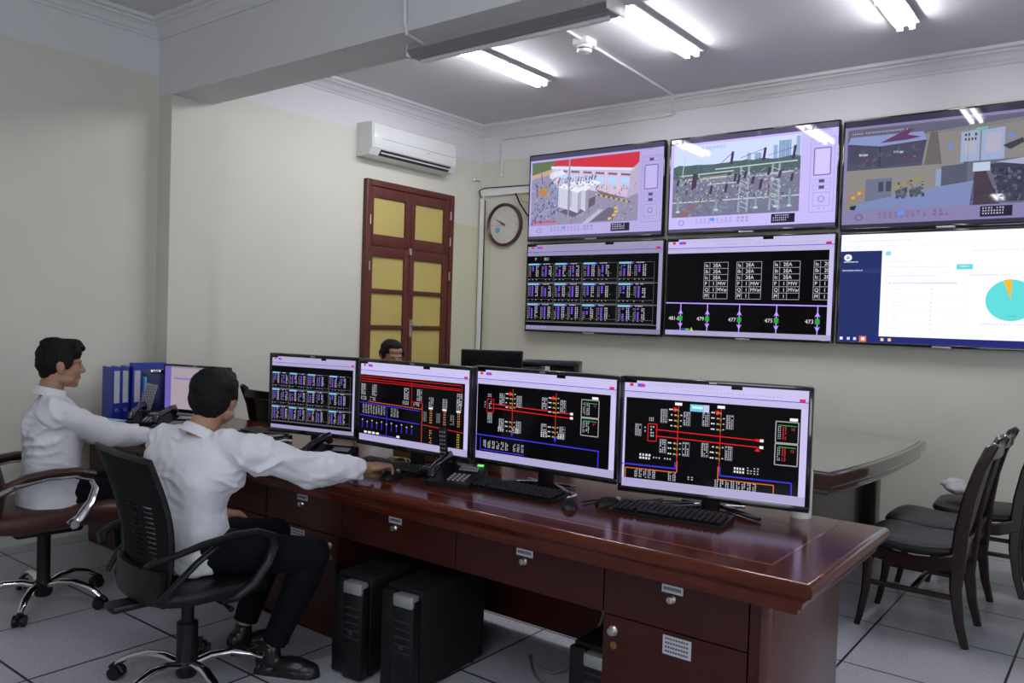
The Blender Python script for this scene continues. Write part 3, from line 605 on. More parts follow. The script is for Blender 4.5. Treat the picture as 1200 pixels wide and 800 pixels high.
    for (a, b, c_, d_, n, cs, z, L_) in ((0.82, 0.6, 0.98, 0.95, 60, [(0.03, 0.03, 0.05), (0.08, 0.09, 0.14), (0.12, 0.13, 0.2)], 0.03, 9), (0.05, 0.24, 0.44, 0.44, 40, [(0.05, 0.05, 0.08), (0.08, 0.08, 0.12)], 0.03, 6), (0.3, 0.66, 0.46, 0.86, 40, [(0.05, 0.05, 0.07), (0.12, 0.12, 0.16)], 0.02, 9)):
        x0, y0_ = q(a, b); x1, y1_ = q(c_, d_); S.specks(x0, y0_, x1, y1_, n, cs, z, L_)
    S.fuzz(*q(0.03, 0.045), *q(0.38, 0.075), 26, 1, (0.32, 0.31, 0.44), 0.6, 10); ln((0.70, 0.0), (0.70, 0.5), 0.002, (0.1, 0.1, 0.1), 9)
    return S

def feeder_picture(w, h):
    S = Screen(w, h, BLK); header(S, 0.145, 0.95); margins(S, 0.95, 0.0, 0.025, 0.05, 0.145)
    ln = (0.30, 0.28, 0.36); LV = (0.42, 0.26, 0.86); wt = (0.60, 0.60, 0.64)
    for k, u in enumerate((0.245, 0.448, 0.668, 0.895)):
        ww = min(0.15, 0.975 - u); cols = [0, 0.035, 0.080, 0.15]
        v0, rh = 0.245, 0.062
        for r in range(7): S.line(u, v0 + r * rh, u + ww, v0 + r * rh, 0.005, ln)
        for c in cols:
            if c <= ww: S.line(u + c, v0, u + c, v0 + 6 * rh, 0.005, ln)
        for r, (a, b, c) in enumerate((('Ia', '20', 'A'), ('Ib', '20', 'A'), ('Ic', '20', 'A'), ('P', '1', 'MW'), ('Q', '1', 'MVar'), ('Pf', '1', ''))):
            v = v0 + r * rh + 0.048
            S.txt(u + 0.006, v, 0.05, a, wt); S.txt(u + 0.055, v, 0.05, b, wt)
            if c and ww > 0.1: S.txt(u + 0.086, v, 0.05, c, wt)
    S.line(0, 0.665, 0.975, 0.675, 0.012, LV)
    for u, t in ((0.10, '481-E'), (0.275, '479'), (0.475, '477'), (0.695, '475'), (0.925, '473')):
        S.line(u, 0.67, u, 0.95, 0.010, LV, 3)
        S.poly([(u, 0.73), (u + 0.016, 0.785), (u + 0.008, 0.775), (u - 0.008, 0.775), (u - 0.016, 0.785)], LV, 4)
        S.poly([(u, 0.925), (u + 0.016, 0.87), (u + 0.008, 0.88), (u - 0.008, 0.88), (u - 0.016, 0.87)], LV, 4)
        S.r(u - 0.013, 0.80, u + 0.013, 0.85, (0.02, 0.30, 0.04), 5)
        S.txt(u - 0.068 - (0.012 if len(t) > 3 else 0), 0.845, 0.055, t, wt)
    S.r(0.135, 0.93, 0.16, 0.955, (0.05, 0.35, 0.10), 5); S.poly([(0.165, 0.955), (0.175, 0.915), (0.187, 0.955)], (0.5, 0.45, 0.05), 5); S.line(0.10, 0.935, 0.14, 0.935, 0.006, PUR, 5)
    return S

def dashboard_picture(w, h):
    wh = (0.78, 0.80, 0.96); S = Screen(w, h, wh); nv = (0.016, 0.026, 0.11); gy = (0.46, 0.47, 0.60)
    S.r(0, 0.155, 0.205, 0.94, nv, 2); S.r(0, 0.32, 0.205, 0.36, (0.024, 0.038, 0.14), 3); S.r(0, 0.94, 1, 1, (0.015, 0.02, 0.14), 3)
    S.ellipse(0.037, 0.215, 0.020, 0.032, (0.7, 0.72, 0.8), 4); S.r(0.034, 0.20, 0.040, 0.23, (0.2, 0.2, 0.3), 5); S.r(0.028, 0.212, 0.046, 0.219, (0.2, 0.2, 0.3), 5)
    S.fuzz(0.018, 0.25, 0.09, 0.265, 8, 1, (0.6, 0.62, 0.75), 0.75, 4); S.fuzz(0.012, 0.33, 0.115, 0.345, 12, 1, (0.5, 0.52, 0.7), 0.7, 4)
    S.r(0.223, 0.165, 0.247, 0.20, (0.18, 0.58, 0.62), 4)
    S.fuzz(0.02, 0.025, 0.06, 0.035, 5, 1, gy, 0.6); S.fuzz(0.015, 0.06, 0.35, 0.075, 40, 1, gy, 0.55); S.fuzz(0.015, 0.11, 0.9, 0.125, 80, 1, gy, 0.35)
    S.fuzz(0.62, 0.17, 0.94, 0.185, 36, 1, gy, 0.5); S.fuzz(0.24, 0.255, 0.38, 0.27, 14, 1, gy, 0.45); S.fuzz(0.24, 0.305, 0.53, 0.32, 26, 1, gy, 0.45)
    S.r(0.55, 0.29, 0.62, 0.335, (0.12, 0.55, 0.60), 4); S.fuzz(0.565, 0.305, 0.605, 0.318, 5, 1, wh, 0.7, 5)
    S.frame(0.235, 0.36, 0.585, 0.90, 0.002, (0.62, 0.64, 0.8), 3); S.frame(0.60, 0.36, 0.99, 0.90, 0.002, (0.62, 0.64, 0.8), 3)
    S.fuzz(0.235, 0.385, 0.46, 0.40, 28, 1, gy, 0.6); S.fuzz(0.61, 0.38, 0.78, 0.395, 20, 1, gy, 0.6); S.fuzz(0.245, 0.45, 0.56, 0.465, 34, 1, (0.25, 0.26, 0.4), 0.6)
    for r in range(10): S.fuzz(0.26, 0.50 + r * 0.04, 0.30, 0.51 + r * 0.04, 5, 1, gy, 0.55); S.r(0.44, 0.50 + r * 0.04, 0.447, 0.508 + r * 0.04, gy, 4); S.line(0.24, 0.485 + r * 0.04, 0.58, 0.485 + r * 0.04, 0.0015, (0.66, 0.68, 0.84), 3)
    S.ellipse(0.785, 0.60, 0.105, 0.175, (0.10, 0.58, 0.58), 4, n=48); S.ellipse(0.785, 0.60, 0.107, 0.178, (0.75, 0.40, 0.03), 5, -0.33, 0.02, 8, True)
    S.fuzz(0.775, 0.73, 0.815, 0.74, 5, 1, (0.05, 0.25, 0.3), 0.6, 6); S.fuzz(0.665, 0.80, 0.92, 0.815, 24, 1, gy, 0.6)
    for u, c in ((0.012, (0.7, 0.75, 0.9)), (0.048, (0.5, 0.55, 0.7)), (0.08, (0.5, 0.55, 0.7)), (0.215, (0.6, 0.6, 0.3)), (0.25, (0.7, 0.55, 0.2))): S.r(u, 0.957, u + 0.015, 0.983, c, 5)
    S.r(0.11, 0.942, 0.145, 0.998, (0.6, 0.12, 0.05), 5); S.r(0.12, 0.955, 0.137, 0.983, (0.8, 0.7, 0.7), 6)
    return S

# ---------------------------------------------------------------- room shell
XL, YT, ZC = -5.36, 6.36, 3.40; XR, YB = 3.3, -2.5
struct(MB().b2((XL - 0.1, YB - 0.1, -0.1), (XR + 0.1, YT + 0.1, 0)).build('floor', M['floor'], smooth=False))
struct(MB().b2((XL - 0.1, YB - 0.1, ZC), (XR + 0.1, YT + 0.1, ZC + 0.1)).build('ceiling', M['ceil'], smooth=False))
struct(MB().b2((XL - 0.1, YB - 0.1, 0), (XL, YT + 0.1, ZC)).build('wall_left', M['wall'], smooth=False))
struct(MB().b2((XL, YT, 0), (XR + 0.1, YT + 0.1, ZC)).build('wall_back', M['wall'], smooth=False))
w = MB(); w.b2((XR, YB, 0), (XR + 0.1, -0.05, ZC)).b2((XR, 2.45, 0), (XR + 0.1, YT, ZC)).b2((XR, -0.05, 0), (XR + 0.1, 2.45, 0.88)).b2((XR, -0.05, 2.62), (XR + 0.1, 2.45, ZC))
struct(w.build('wall_right', M['wall'], smooth=False))
w = MB(); w.b2((XL, YB - 0.1, 0), (-1.15, YB, ZC)).b2((1.55, YB - 0.1, 0), (XR + 0.1, YB, ZC)).b2((-1.15, YB - 0.1, 0), (1.55, YB, 0.88)).b2((-1.15, YB - 0.1, 2.62), (1.55, YB, ZC))
struct(w.build('wall_front', M['wall'], smooth=False))
w = MB()
for x in (-1.12, 0.2, 1.52): w.b2((x - 0.03, YB - 0.08, 0.88), (x + 0.03, YB - 0.03, 2.62))
for z in (0.91, 2.59): w.b2((-1.15, YB - 0.08, z - 0.03), (1.55, YB - 0.03, z + 0.03))
struct(w.build('window_1', M['doorw']))
w = MB()
for y in (-0.02, 1.2, 2.42): w.b2((XR + 0.03, y - 0.03, 0.88), (XR + 0.08, y + 0.03, 2.62))
for z in (0.91, 2.59): w.b2((XR + 0.03, -0.05, z - 0.03), (XR + 0.08, 2.45, z + 0.03))
struct(w.build('window_2', M['doorw']))
# column and the beam that crosses the room
struct(MB().b2((XL, 2.935, 0), (-5.20, 3.24, 2.905)).build('trim_1', M['wall'], smooth=False))
struct(MB().b2((XL, 2.93, 2.905), (XR, 3.24, ZC)).build('trim_2', M['white'], smooth=False))
# stepped cornices
prof = [(0, 0), (0.0, 0.11), (0.012, 0.11), (0.018, 0.095), (0.03, 0.085), (0.045, 0.06), (0.06, 0.045), (0.075, 0.04), (0.08, 0.028), (0.105, 0.022), (0.108, 0.0)]
def cornice(n, p0, p1, nrm):
    p0, p1, nrm = Vector(p0), Vector(p1), Vector(nrm)
    struct(MB().rings([[p + nrm * a + Vector((0, 0, -b)) for a, b in prof] for p in (p0, p1)]).build('trim_%d' % n, M['white'], smooth=False))
cornice(3, (XL, YB, ZC), (XL, 2.93, ZC), (1, 0, 0)); cornice(4, (XL, 3.24, ZC), (XL, YT, ZC), (1, 0, 0))
cornice(5, (XL, YT, ZC), (XR, YT, ZC), (0, -1, 0)); cornice(6, (XL, 2.93, ZC), (XR, 2.93, ZC), (0, -1, 0)); cornice(7, (XL, 3.24, ZC), (XR, 3.24, ZC), (0, 1, 0))
# cable conduits fixed to the walls and ceiling
w = MB(); w.tube([(-5.09, YT - 0.012, 2.89), (-5.09, YT - 0.012, 3.245), (-5.06, YT - 0.012, 3.255), (-3.30, YT - 0.012, 3.26), (-3.22, YT - 0.012, 3.27), (-3.19, YT - 0.10, 3.31), (-3.17, YT - 0.14, ZC - 0.012), (-3.06, 4.2, ZC - 0.012), (-3.05, 3.3, ZC - 0.012)], 0.0105, 8)
w.cyl((-5.09, YT - 0.012, 2.885), (-5.09, YT - 0.012, 2.91), 0.016, seg=10)
struct(w.build('trim_8', M['white']))
w = MB(); w.tube([(-2.99, 2.915, ZC - 0.1), (-2.99, 2.915, 2.96), (-2.99, 2.93, 2.893), (-3.02, 3.08, 2.893)], 0.010, 8); w.box((-2.99, 2.912, 3.14), (0.03, 0.02, 0.035), 0.004)
struct(w.build('trim_9', M['white']))
# corner cable trunking around the clock
w = MB(); w.b2((-5.335, YT - 0.035, 0.0), (-5.29, YT, 2.71), 0.004); w.b2((-5.335, YT - 0.035, 2.70), (-4.45, YT, 2.765), 0.004)
tr = struct(w.build('trim_10', M['plastic'], smooth=False))
w = MB(); w.tube([(-5.283, YT - 0.012, 0.0), (-5.283, YT - 0.014, 2.66), (-5.32, YT - 0.045, 2.70), (-5.34, YT - 0.045, 2.76), (-5.28, YT - 0.04, 2.782), (-4.7, YT - 0.012, 2.776)], 0.0055, 6)
tag(w.build('power_cable', M['matte']), 'thin black cable running down the white trunking in the corner', 'cable')
w = MB(); w.tube([(-4.87, YT - 0.05, 2.70), (-4.81, YT - 0.06, 2.60), (-4.72, YT - 0.05, 2.48), (-4.60, YT - 0.04, 2.45)], 0.008, 6)
tag(w.build('screen_cable', M['matte']), 'black cable hanging behind the top left wall screen', 'cable')
w = MB(); w.tube([(-4.84, YT - 0.05, 2.70), (-4.78, YT - 0.06, 2.62), (-4.66, YT - 0.04, 2.58)], 0.006, 6)
tag(w.build('screen_cable', M['yellow']), 'yellow cable beside the black one behind the top left wall screen', 'cable')
t = thing('wall_sensor', 'small grey sensor head on the left wall by the corner', 'sensor', (XL, 6.24, 2.86))
MB().box((0.01, 0, 0), (0.02, 0.05, 0.03), 0.005).build('base', M['plastic'], t); MB().cyl((0.015, 0.01, 0), (0.05, 0.05, 0.004), 0.013, 0.017, 12).build('head', M['silver'], t)

# door with yellow panes
d = thing('door_1', '', ''); del d['label'], d['category']; d['kind'] = 'structure'
y0, y1, zt = 4.79, 5.92, 2.65
w = MB(); w.b2((XL, y0, 0), (XL + 0.05, y0 + 0.055, zt), 0.006).b2((XL, y1 - 0.055, 0), (XL + 0.05, y1, zt), 0.006).b2((XL, y0 + 0.055, zt - 0.055), (XL + 0.05, y1 - 0.055, zt), 0.006)
w.build('door_frame', M['doorw'], d)
rows_t = [(2.18, 2.50)]; rows_b = [(1.705, 1.985), (1.385, 1.665), (1.02, 1.345), (0.68, 0.98)]
for (ya, yb), (pa, pb) in zip(((y0 + 0.058, 5.338), (5.342, y1 - 0.058)), ((4.885, 5.275), (5.40, 5.79))):
    for nm, za, zb, rows in (('transom_sash', 2.08, zt - 0.058, rows_t), ('door_leaf', 0.005, 2.075, rows_b)):
        w = MB(); w.b2((XL + 0.005, ya, za), (XL + 0.038, pa, zb), 0.004).b2((XL + 0.005, pb, za), (XL + 0.038, yb, zb), 0.004)
        zs = [za] + [z for r in sorted(rows) for z in r] + [zb]
        for k in range(0, len(zs), 2): w.b2((XL + 0.005, pa, zs[k]), (XL + 0.036, pb, zs[k + 1]), 0.003)
        lf = w.build(nm, M['doorw'], d)
        for za2, zb2 in rows: MB().b2((XL + 0.008, pa - 0.005, za2 - 0.005), (XL + 0.016, pb + 0.005, zb2 + 0.005)).build('pane', M['pane'], lf, smooth=False)
w = MB(); w.box((XL + 0.042, 5.37, 1.36), (0.01, 0.035, 0.16), 0.004).cyl((XL + 0.04, 5.37, 1.39), (XL + 0.085, 5.37, 1.39), 0.010, seg=10).tube([(XL + 0.085, 5.37, 1.39), (XL + 0.085, 5.42, 1.39), (XL + 0.08, 5.46, 1.385)], 0.009, 8)
w.build('door_handle', M['nickel'], d)
w = MB(); w.box((XL + 0.042, 5.34, 2.06), (0.012, 0.03, 0.06), 0.003).cyl((XL + 0.045, 5.34, 2.03), (XL + 0.045, 5.34, 2.09), 0.008, seg=8); w.build('bolt', M['nickel'], d)
for y, z in ((5.872, 2.45), (5.872, 2.2), (5.872, 1.87), (4.838, 1.9), (4.838, 2.3)): MB().cyl((XL + 0.046, y, z - 0.04), (XL + 0.046, y, z + 0.04), 0.008, seg=8).build('hinge', M['nickel'], d)

# ---------------------------------------------------------------- ceiling lamps, detector
def lamp(label, x, y, z, L, lit, along_y=True):
    t = thing('fluorescent_lamp', label, 'lamp', (x, y, z), 0 if along_y else PI / 2, 'twin tube lamps' if lit else None)
    w = MB(); w.rings([[(-0.05, yy, 0.0), (-0.078, yy, -0.022), (-0.076, yy, -0.030), (-0.02, yy, -0.036), (0.02, yy, -0.036), (0.076, yy, -0.030), (0.078, yy, -0.022), (0.05, yy, 0.0)] for yy in (-L / 2, L / 2)]); w.build('housing', M['housing'], t, smooth=False)
    for s in (-1, 1):
        MB().cyl((s * 0.036, -L / 2 + 0.03, -0.052), (s * 0.036, L / 2 - 0.03, -0.052), 0.0145, seg=10).build('tube', M['tube'] if lit else M['tubeoff'], t)
        for e in (-1, 1): MB().box((s * 0.036, e * (L / 2 - 0.012), -0.042), (0.034, 0.022, 0.05), 0.004).build('lamp_holder', M['plastic'], t)
    MB().box((0, 0.1, -0.046), (0.125, 0.02, 0.04), 0.003).build('clip', M['plastic'], t)
    return t
lamp('lit twin tube lamp on the ceiling, left of the round detector', -3.86, 4.70, ZC, 1.22, True)
lamp('lit twin tube lamp on the ceiling, right of the round detector', -2.55, 4.67, ZC, 1.22, True)
lamp('lit twin tube lamp on the ceiling nearest the right edge', -1.22, 4.88, ZC, 1.22, True)
lamp('unseen lit twin tube lamp added as fill above the photographer', -1.6, 0.1, ZC, 1.22, True)  # out of view, added as fill light for the near half of the room
t = thing('fluorescent_lamp', 'unlit grey trough lamp under the edge of the ceiling beam', 'lamp', (-2.52, 3.155, 2.905), 0)
L = 1.22; w = MB(); w.rings([[(xx, -0.075, 0.0), (xx, -0.08, -0.03), (xx, -0.045, -0.058), (xx, 0.045, -0.058), (xx, 0.08, -0.03), (xx, 0.075, 0.0)] for xx in (-L / 2, L / 2)]); w.build('housing', M['housing'], t, smooth=False)
w = MB(); w.rings([[(xx, -0.080, -0.028), (xx, -0.084, -0.034), (xx, -0.047, -0.064), (xx, -0.043, -0.058)] for xx in (-L / 2, L / 2)]); w.build('reflector_lip', M['silver'], t, smooth=False)
for s in (-1, 1):
    MB().box((s * (L / 2 + 0.006), 0, -0.03), (0.012, 0.155, 0.062), 0.003).build('end_cap', M['plastic'], t)
MB().cyl((-L / 2 + 0.03, 0, -0.072), (L / 2 - 0.03, 0, -0.072), 0.013, seg=12).build('tube', M['tubeoff'], t)

t = thing('smoke_detector', 'white round smoke detector on a square ceiling box', 'smoke detector', (-3.09, 4.72, ZC))
MB().box((0, 0, -0.022), (0.12, 0.12, 0.044), 0.005).build('mounting_box', M['plastic'], t)
MB().lathe([(0.0, -0.044), (0.052, -0.044), (0.054, -0.058), (0.047, -0.062), (0.047, -0.070), (0.053, -0.073), (0.048, -0.088), (0.03, -0.096), (0.0, -0.098)]).build('detector_head', M['plastic'], t)
MB().lathe([(0.0475, -0.0625), (0.0485, -0.0645), (0.0485, -0.068), (0.0475, -0.070)]).build('vent_slot', M['dslot'], t)

# ---------------------------------------------------------------- air conditioner
t = thing('air_conditioner', 'white split air conditioner high above the wooden door', 'air conditioner', (XL, 5.23, 2.82))
hw = 0.53
pf = [(0, 0), (0.0, 0.285), (0.15, 0.285), (0.185, 0.272), (0.195, 0.07), (0.15, 0.012), (0.05, 0.0)]
w = MB(); w.rings([[(x, yy, z) for x, z in pf] for yy in (-hw, hw)]); w.build('casing', M['acw'], t, smooth=False)
MB().box((0.195, 0, 0.178), (0.004, 2 * hw * 0.97, 0.180), 0.002, (0, -0.05, 0)).build('front_panel', M['acw'], t)
MB().box((0.199, 0.04, 0.150), (0.004, 0.90, 0.004), 0.0, (0, -0.05, 0)).build('panel_seam', M['silver'], t)
MB().box((0.170, 0.02, 0.036), (0.006, 0.88, 0.058), 0.0, (0, 0.66, 0)).build('air_outlet', M['dslot'], t)
MB().box((0.182, 0.02, 0.034), (0.005, 0.87, 0.012), 0.001, (0, 0.66, 0)).build('louver', M['plastic'], t)
w = MB()
for k in range(4): w.box((0.199, 0.13 + k * 0.012, 0.125), (0.003, 0.008, 0.010), 0)
w.build('maker_mark', M['silver'], t, smooth=False)

# ---------------------------------------------------------------- wall clock
t = thing('wall_clock', 'round wall clock with brown rim left of the wall screens', 'clock', (-5.02, YT, 2.405))
Rc = 0.212; RX = (PI / 2, 0, 0)
MB().lathe([(Rc - 0.028, 0.012), (Rc - 0.028, 0.032), (Rc - 0.012, 0.046), (Rc, 0.040), (Rc, 0.0), (0, 0)], (0, 0, 0), RX, 48).build('rim', M['clockw'], t)
MB().lathe([(0, 0.022), (Rc - 0.026, 0.022), (Rc - 0.026, 0.014)], (0, 0, 0), RX, 48).build('dial', M['face'], t)
w = MB()
for k in range(12):
    a = k * PI / 6; w.box((math.sin(a) * 0.155, -0.0235, math.cos(a) * 0.155), (0.005, 0.002, 0.022 if k % 3 else 0.032), 0, (0, a, 0))
w.build('hour_marks', M['silver'], t, smooth=False)
def hand(a, L, wd, m, nm): MB().box((math.sin(a) * L * 0.42, -0.027, math.cos(a) * L * 0.42), (wd, 0.002, L), 0, (0, a, 0)).build(nm, m, t, smooth=False)
hand(-math.radians(62), 0.13, 0.008, M['brass'], 'minute_hand'); hand(-math.radians(58), 0.075, 0.014, M['brass'], 'hour_hand'); hand(-math.radians(93), 0.12, 0.003, M['brass'], 'second_hand')
MB().cyl((0, -0.024, 0), (0, -0.034, 0), 0.011, seg=12).build('hub', M['brass'], t)
MB().cyl((-0.085, -0.0225, -0.05), (-0.085, -0.0245, -0.05), 0.03, seg=20).build('dial_emblem', M['lblue'], t)

# ---------------------------------------------------------------- wall screens
def wall_tv(label, xa, xb, za, zb, tilt, pic, bezel=0.012):
    w_, h_ = xb - xa, zb - za
    t = thing('wall_television', label, 'television', ((xa + xb) / 2, 6.26, (za + zb) / 2), 0, 'video wall screens')
    t.rotation_euler = (tilt, 0, 0)
    MB().box((0, 0.022, 0), (w_, 0.04, h_), 0.006).build('housing', M['black'], t)
    MB().box((0, 0.06, 0), (w_ * 0.6, 0.045, h_ * 0.6), 0.012).build('rear_cover', M['black'], t)
    w = MB(); b = bezel
    w.b2((-w_ / 2, -0.004, h_ / 2 - b), (w_ / 2, 0.004, h_ / 2), 0.002).b2((-w_ / 2, -0.004, -h_ / 2), (w_ / 2, 0.004, -h_ / 2 + b * 1.6), 0.002)
    w.b2((-w_ / 2, -0.004, -h_ / 2 + b * 1.6), (-w_ / 2 + b, 0.004, h_ / 2 - b), 0.002).b2((w_ / 2 - b, -0.004, -h_ / 2 + b * 1.6), (w_ / 2, 0.004, h_ / 2 - b), 0.002)
    w.build('bezel', M['gloss'], t)
    w = MB(); w.box((0, -0.004, -h_ / 2 + 0.002), (0.12, 0.016, 0.016), 0.004); w.build('logo_bar', M['silver'], t)
    S = pic(w_ - 2 * b, h_ - 2.6 * b); S.build(t, lambda x, z, dd: (x, -0.0015 - dd, z + 0.3 * b))
    w = MB(); w.b2((-0.2, 0.08, -0.12), (0.2, 0.098, 0.12), 0.004); w.build('wall_bracket', M['matte'], t)
    return t
wall_tv('wall screen showing a white transformer yard under a red roof', -4.67, -3.245, 2.22, 3.035, 0.0, yard_picture)
wall_tv('wall screen showing a switchyard with towers under pale sky', -3.20, -1.815, 2.225, 3.03, 0.0, switchyard_picture)
wall_tv('wall screen showing dim indoor camera views, top right', -1.79, -0.38, 2.20, 3.01, 0.0, rooms_picture)
wall_tv('wall screen with a dark table of purple figures, bottom left', -4.67, -3.22, 1.365, 2.195, 0.0, lambda a, b: grid_picture(a, b, 0.55))
wall_tv('wall screen with five purple feeder lines numbered 481-E to 473', -3.195, -1.81, 1.37, 2.195, 0.0, feeder_picture)
wall_tv('wall screen with a white dashboard and a turquoise pie chart', -1.785, -0.37, 1.37, 2.185, 0.0, dashboard_picture)
for lab, pts in (('thin black cable looping in the gap right of the switchyard screen', [(-1.802, 6.33, 2.55), (-1.80, 6.30, 2.42), (-1.795, 6.33, 2.32)]), ('thin black cable hanging in the gap between the two lower right screens', [(-1.797, 6.33, 2.0), (-1.80, 6.30, 1.85), (-1.795, 6.33, 1.7)])):
    tag(MB().tube(pts, 0.006, 6).build('screen_cable', M['matte']), lab, 'cable')

# ---------------------------------------------------------------- the long operator desk
DX0, DX1, DY0, DY1 = -5.19, -0.69, 2.29, 3.17; DT = 0.76
desk = thing('operator_desk', 'long polished mahogany operator desk carrying the row of monitors', 'desk', (0, 0, 0))
def rr(o, z): # rectangle ring, offset o outward on front and right, back
    return [(DX0, DY0 - o, z), (DX1 + o, DY0 - o, z), (DX1 + o, DY1 + o * 0.3, z), (DX0, DY1 + o * 0.3, z)]
w = MB(); w.rings([rr(o, z) for o, z in ((-0.10, 0.652), (-0.052, 0.652), (-0.050, 0.668), (-0.036, 0.672), (-0.034, 0.686), (-0.026, 0.700), (-0.014, 0.712), (-0.002, 0.720), (0.004, 0.728), (0.006, 0.742), (0.002, 0.753), (-0.008, 0.7595), (-0.02, DT))])
w.build('desktop', M['desk'], desk)
w = MB(); zi = DT + 0.0004
for a, b in (((-3.9, DY0 + 0.118), (DX1 - 0.150, DY0 + 0.126)), ((DX1 - 0.158, DY0 + 0.12), (DX1 - 0.150, DY1 - 0.09))): w.b2((a[0], a[1], zi - 0.0006), (b[0], b[1], zi + 0.0004))
w.build('inlay', M['inlay'], desk, smooth=False)
FY = 2.405
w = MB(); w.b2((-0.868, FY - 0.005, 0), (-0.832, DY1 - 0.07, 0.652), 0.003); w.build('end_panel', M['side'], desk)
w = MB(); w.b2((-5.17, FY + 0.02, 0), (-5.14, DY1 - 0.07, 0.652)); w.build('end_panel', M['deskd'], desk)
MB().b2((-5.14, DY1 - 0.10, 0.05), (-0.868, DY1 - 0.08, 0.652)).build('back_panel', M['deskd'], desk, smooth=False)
def key_lock(parent, x, z, y=FY, r=0.014):
    MB().lathe([(0, 0), (r, 0), (r * 1.05, 0.006), (r * 0.6, 0.012), (r * 0.8, 0.022), (0, 0.026)], (x, y, z), (PI / 2, 0, 0), 16).build('knob', M['nickel'], parent)
def sticker(parent, x, z, sx, sz, rows, y=FY):
    l = MB().b2((x - sx / 2, y - 0.0015, z - sz / 2), (x + sx / 2, y, z + sz / 2)).build('paper_label', M['label'], parent, smooth=False)
    w = MB()
    for k in range(rows):
        zz = z + sz / 2 - sz * (k + 0.75) / (rows + 0.5); n = 9
        for i in range(n): w.b2((x - sx * 0.42 + i * sx * 0.093, y - 0.002, zz - sz * 0.08 / rows * 2), (x - sx * 0.42 + i * sx * 0.093 + sx * 0.07, y - 0.0016, zz + sz * 0.12 / rows * 2))
    w.build('printed_text', M['ink'], l, smooth=False)
def drawer(x0, x1, z0=0.478, z1=0.645, lab=True, knob=True):
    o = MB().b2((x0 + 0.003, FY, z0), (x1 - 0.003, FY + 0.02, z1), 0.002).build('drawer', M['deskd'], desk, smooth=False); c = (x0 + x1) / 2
    if lab: sticker(o, c, 0.613, 0.075, 0.026, 1)
    if knob: key_lock(o, c, 0.583)
for a, b in ((-1.42, -0.905), (-2.10, -1.42), (-2.775, -2.10), (-3.325, -2.775), (-3.90, -3.33), (-4.55, -3.90), (-5.14, -4.56)): drawer(a, b)
MB().b2((-0.903, FY, 0), (-0.869, FY + 0.02, 0.645), 0.002).build('end_post', M['deskd'], desk, smooth=False)
def cabinet_door(x0, x1, knob_side, lab=True, lx=None):
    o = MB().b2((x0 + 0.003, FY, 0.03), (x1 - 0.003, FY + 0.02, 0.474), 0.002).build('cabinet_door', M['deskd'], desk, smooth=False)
    kx = x0 + 0.045 if knob_side < 0 else x1 - 0.045
    key_lock(o, kx, 0.425, FY, 0.017)
    MB().cyl((kx + 0.003, FY, 0.375), (kx + 0.003, FY - 0.004, 0.375), 0.013, seg=14).build('keyhole', M['brass'], o)
    if lab: sticker(o, (x0 + x1) / 2 if lx is None else lx, 0.43, 0.10, 0.062, 4)
    w = MB(); w.b2((x0, FY + 0.02, 0.0), (x0 + 0.018, DY1 - 0.10, 0.652)).b2((x1 - 0.018, FY + 0.02, 0.0), (x1, DY1 - 0.10, 0.652)).b2((x0, FY + 0.02, 0.0), (x1, FY + 0.04, 0.03)); w.build('cabinet_sides', M['deskd'], desk, smooth=False)
cabinet_door(-1.42, -0.905, -1, True, -1.14); cabinet_door(-3.325, -2.80, 1, True, -3.08); cabinet_door(-3.90, -3.33, 1, False); cabinet_door(-5.14, -4.58, 1, False)

# ---------------------------------------------------------------- monitors on the desk
def monitor(label, A, B, zt, h, pic, stand=True, bz=0.016, base_z=DT, group='monitors on the operator desk'):
    A, B = Vector(A), Vector(B); c = (A + B) / 2; w_ = (B - A).length; ang = math.atan2(B.y - A.y, B.x - A.x)
    t = thing('computer_monitor', label, 'monitor', (c.x, c.y, base_z), ang, group)
    zc = zt - h / 2 - base_z
    MB().box((0, 0.02, zc), (w_, 0.036, h), 0.007).build('housing', M['black'], t)
    MB().box((0, 0.055, zc - 0.02), (w_ * 0.55, 0.045, h * 0.55), 0.015).build('rear_cover', M['black'], t)
    w = MB(); b = bz; hb = h / 2; cb = 0.022
    w.b2((-w_ / 2, -0.005, zc + hb - b), (w_ / 2, 0.003, zc + hb), 0.002).b2((-w_ / 2, -0.005, zc - hb), (w_ / 2, 0.003, zc - hb + cb), 0.002)
    w.b2((-w_ / 2, -0.005, zc - hb + cb), (-w_ / 2 + b, 0.003, zc + hb - b), 0.002).b2((w_ / 2 - b, -0.005, zc - hb + cb), (w_ / 2, 0.003, zc + hb - b), 0.002)
    w.build('bezel', M['gloss'], t)
    MB().box((0, -0.005, zc + hb - b / 2), (0.028, 0.002, 0.007)).build('logo', M['silver'], t)
    if pic:
        S = pic(w_ - 2 * b, h - b - cb); S.build(t, lambda x, z, dd: (x, -0.0012 - dd, zc + (cb - b) / 2 + z))
    zb = zc - hb
    if stand:
        w = MB(); w.box((0, 0.05, zb / 2 + 0.03), (0.07, 0.03, zb + 0.08), 0.008); w.build('neck', M['black'], t)
        w = MB()
        for s in (-1, 1):
            w.tube([(s * 0.03, 0.06, 0.0125), (s * 0.11, 0.0, 0.0115), (s * 0.20, -0.075, 0.009)], [0.016, 0.016, 0.012], 10, flat=0.55, up=(0, 0, 1))
            w.tube([(s * 0.03, 0.06, 0.0125), (s * 0.12, 0.10, 0.010)], [0.016, 0.012], 10, flat=0.55, up=(0, 0, 1))
        w.build('stand_foot', M['gloss'], t)
    return t
monitor('square-looking monitor with a grid of purple figures, leftmost in the front row', (-3.55, 2.57, 0), (-3.005, 2.685, 0), 1.26, 0.405, lambda a, b: grid_picture(a, b, 0.75, None))
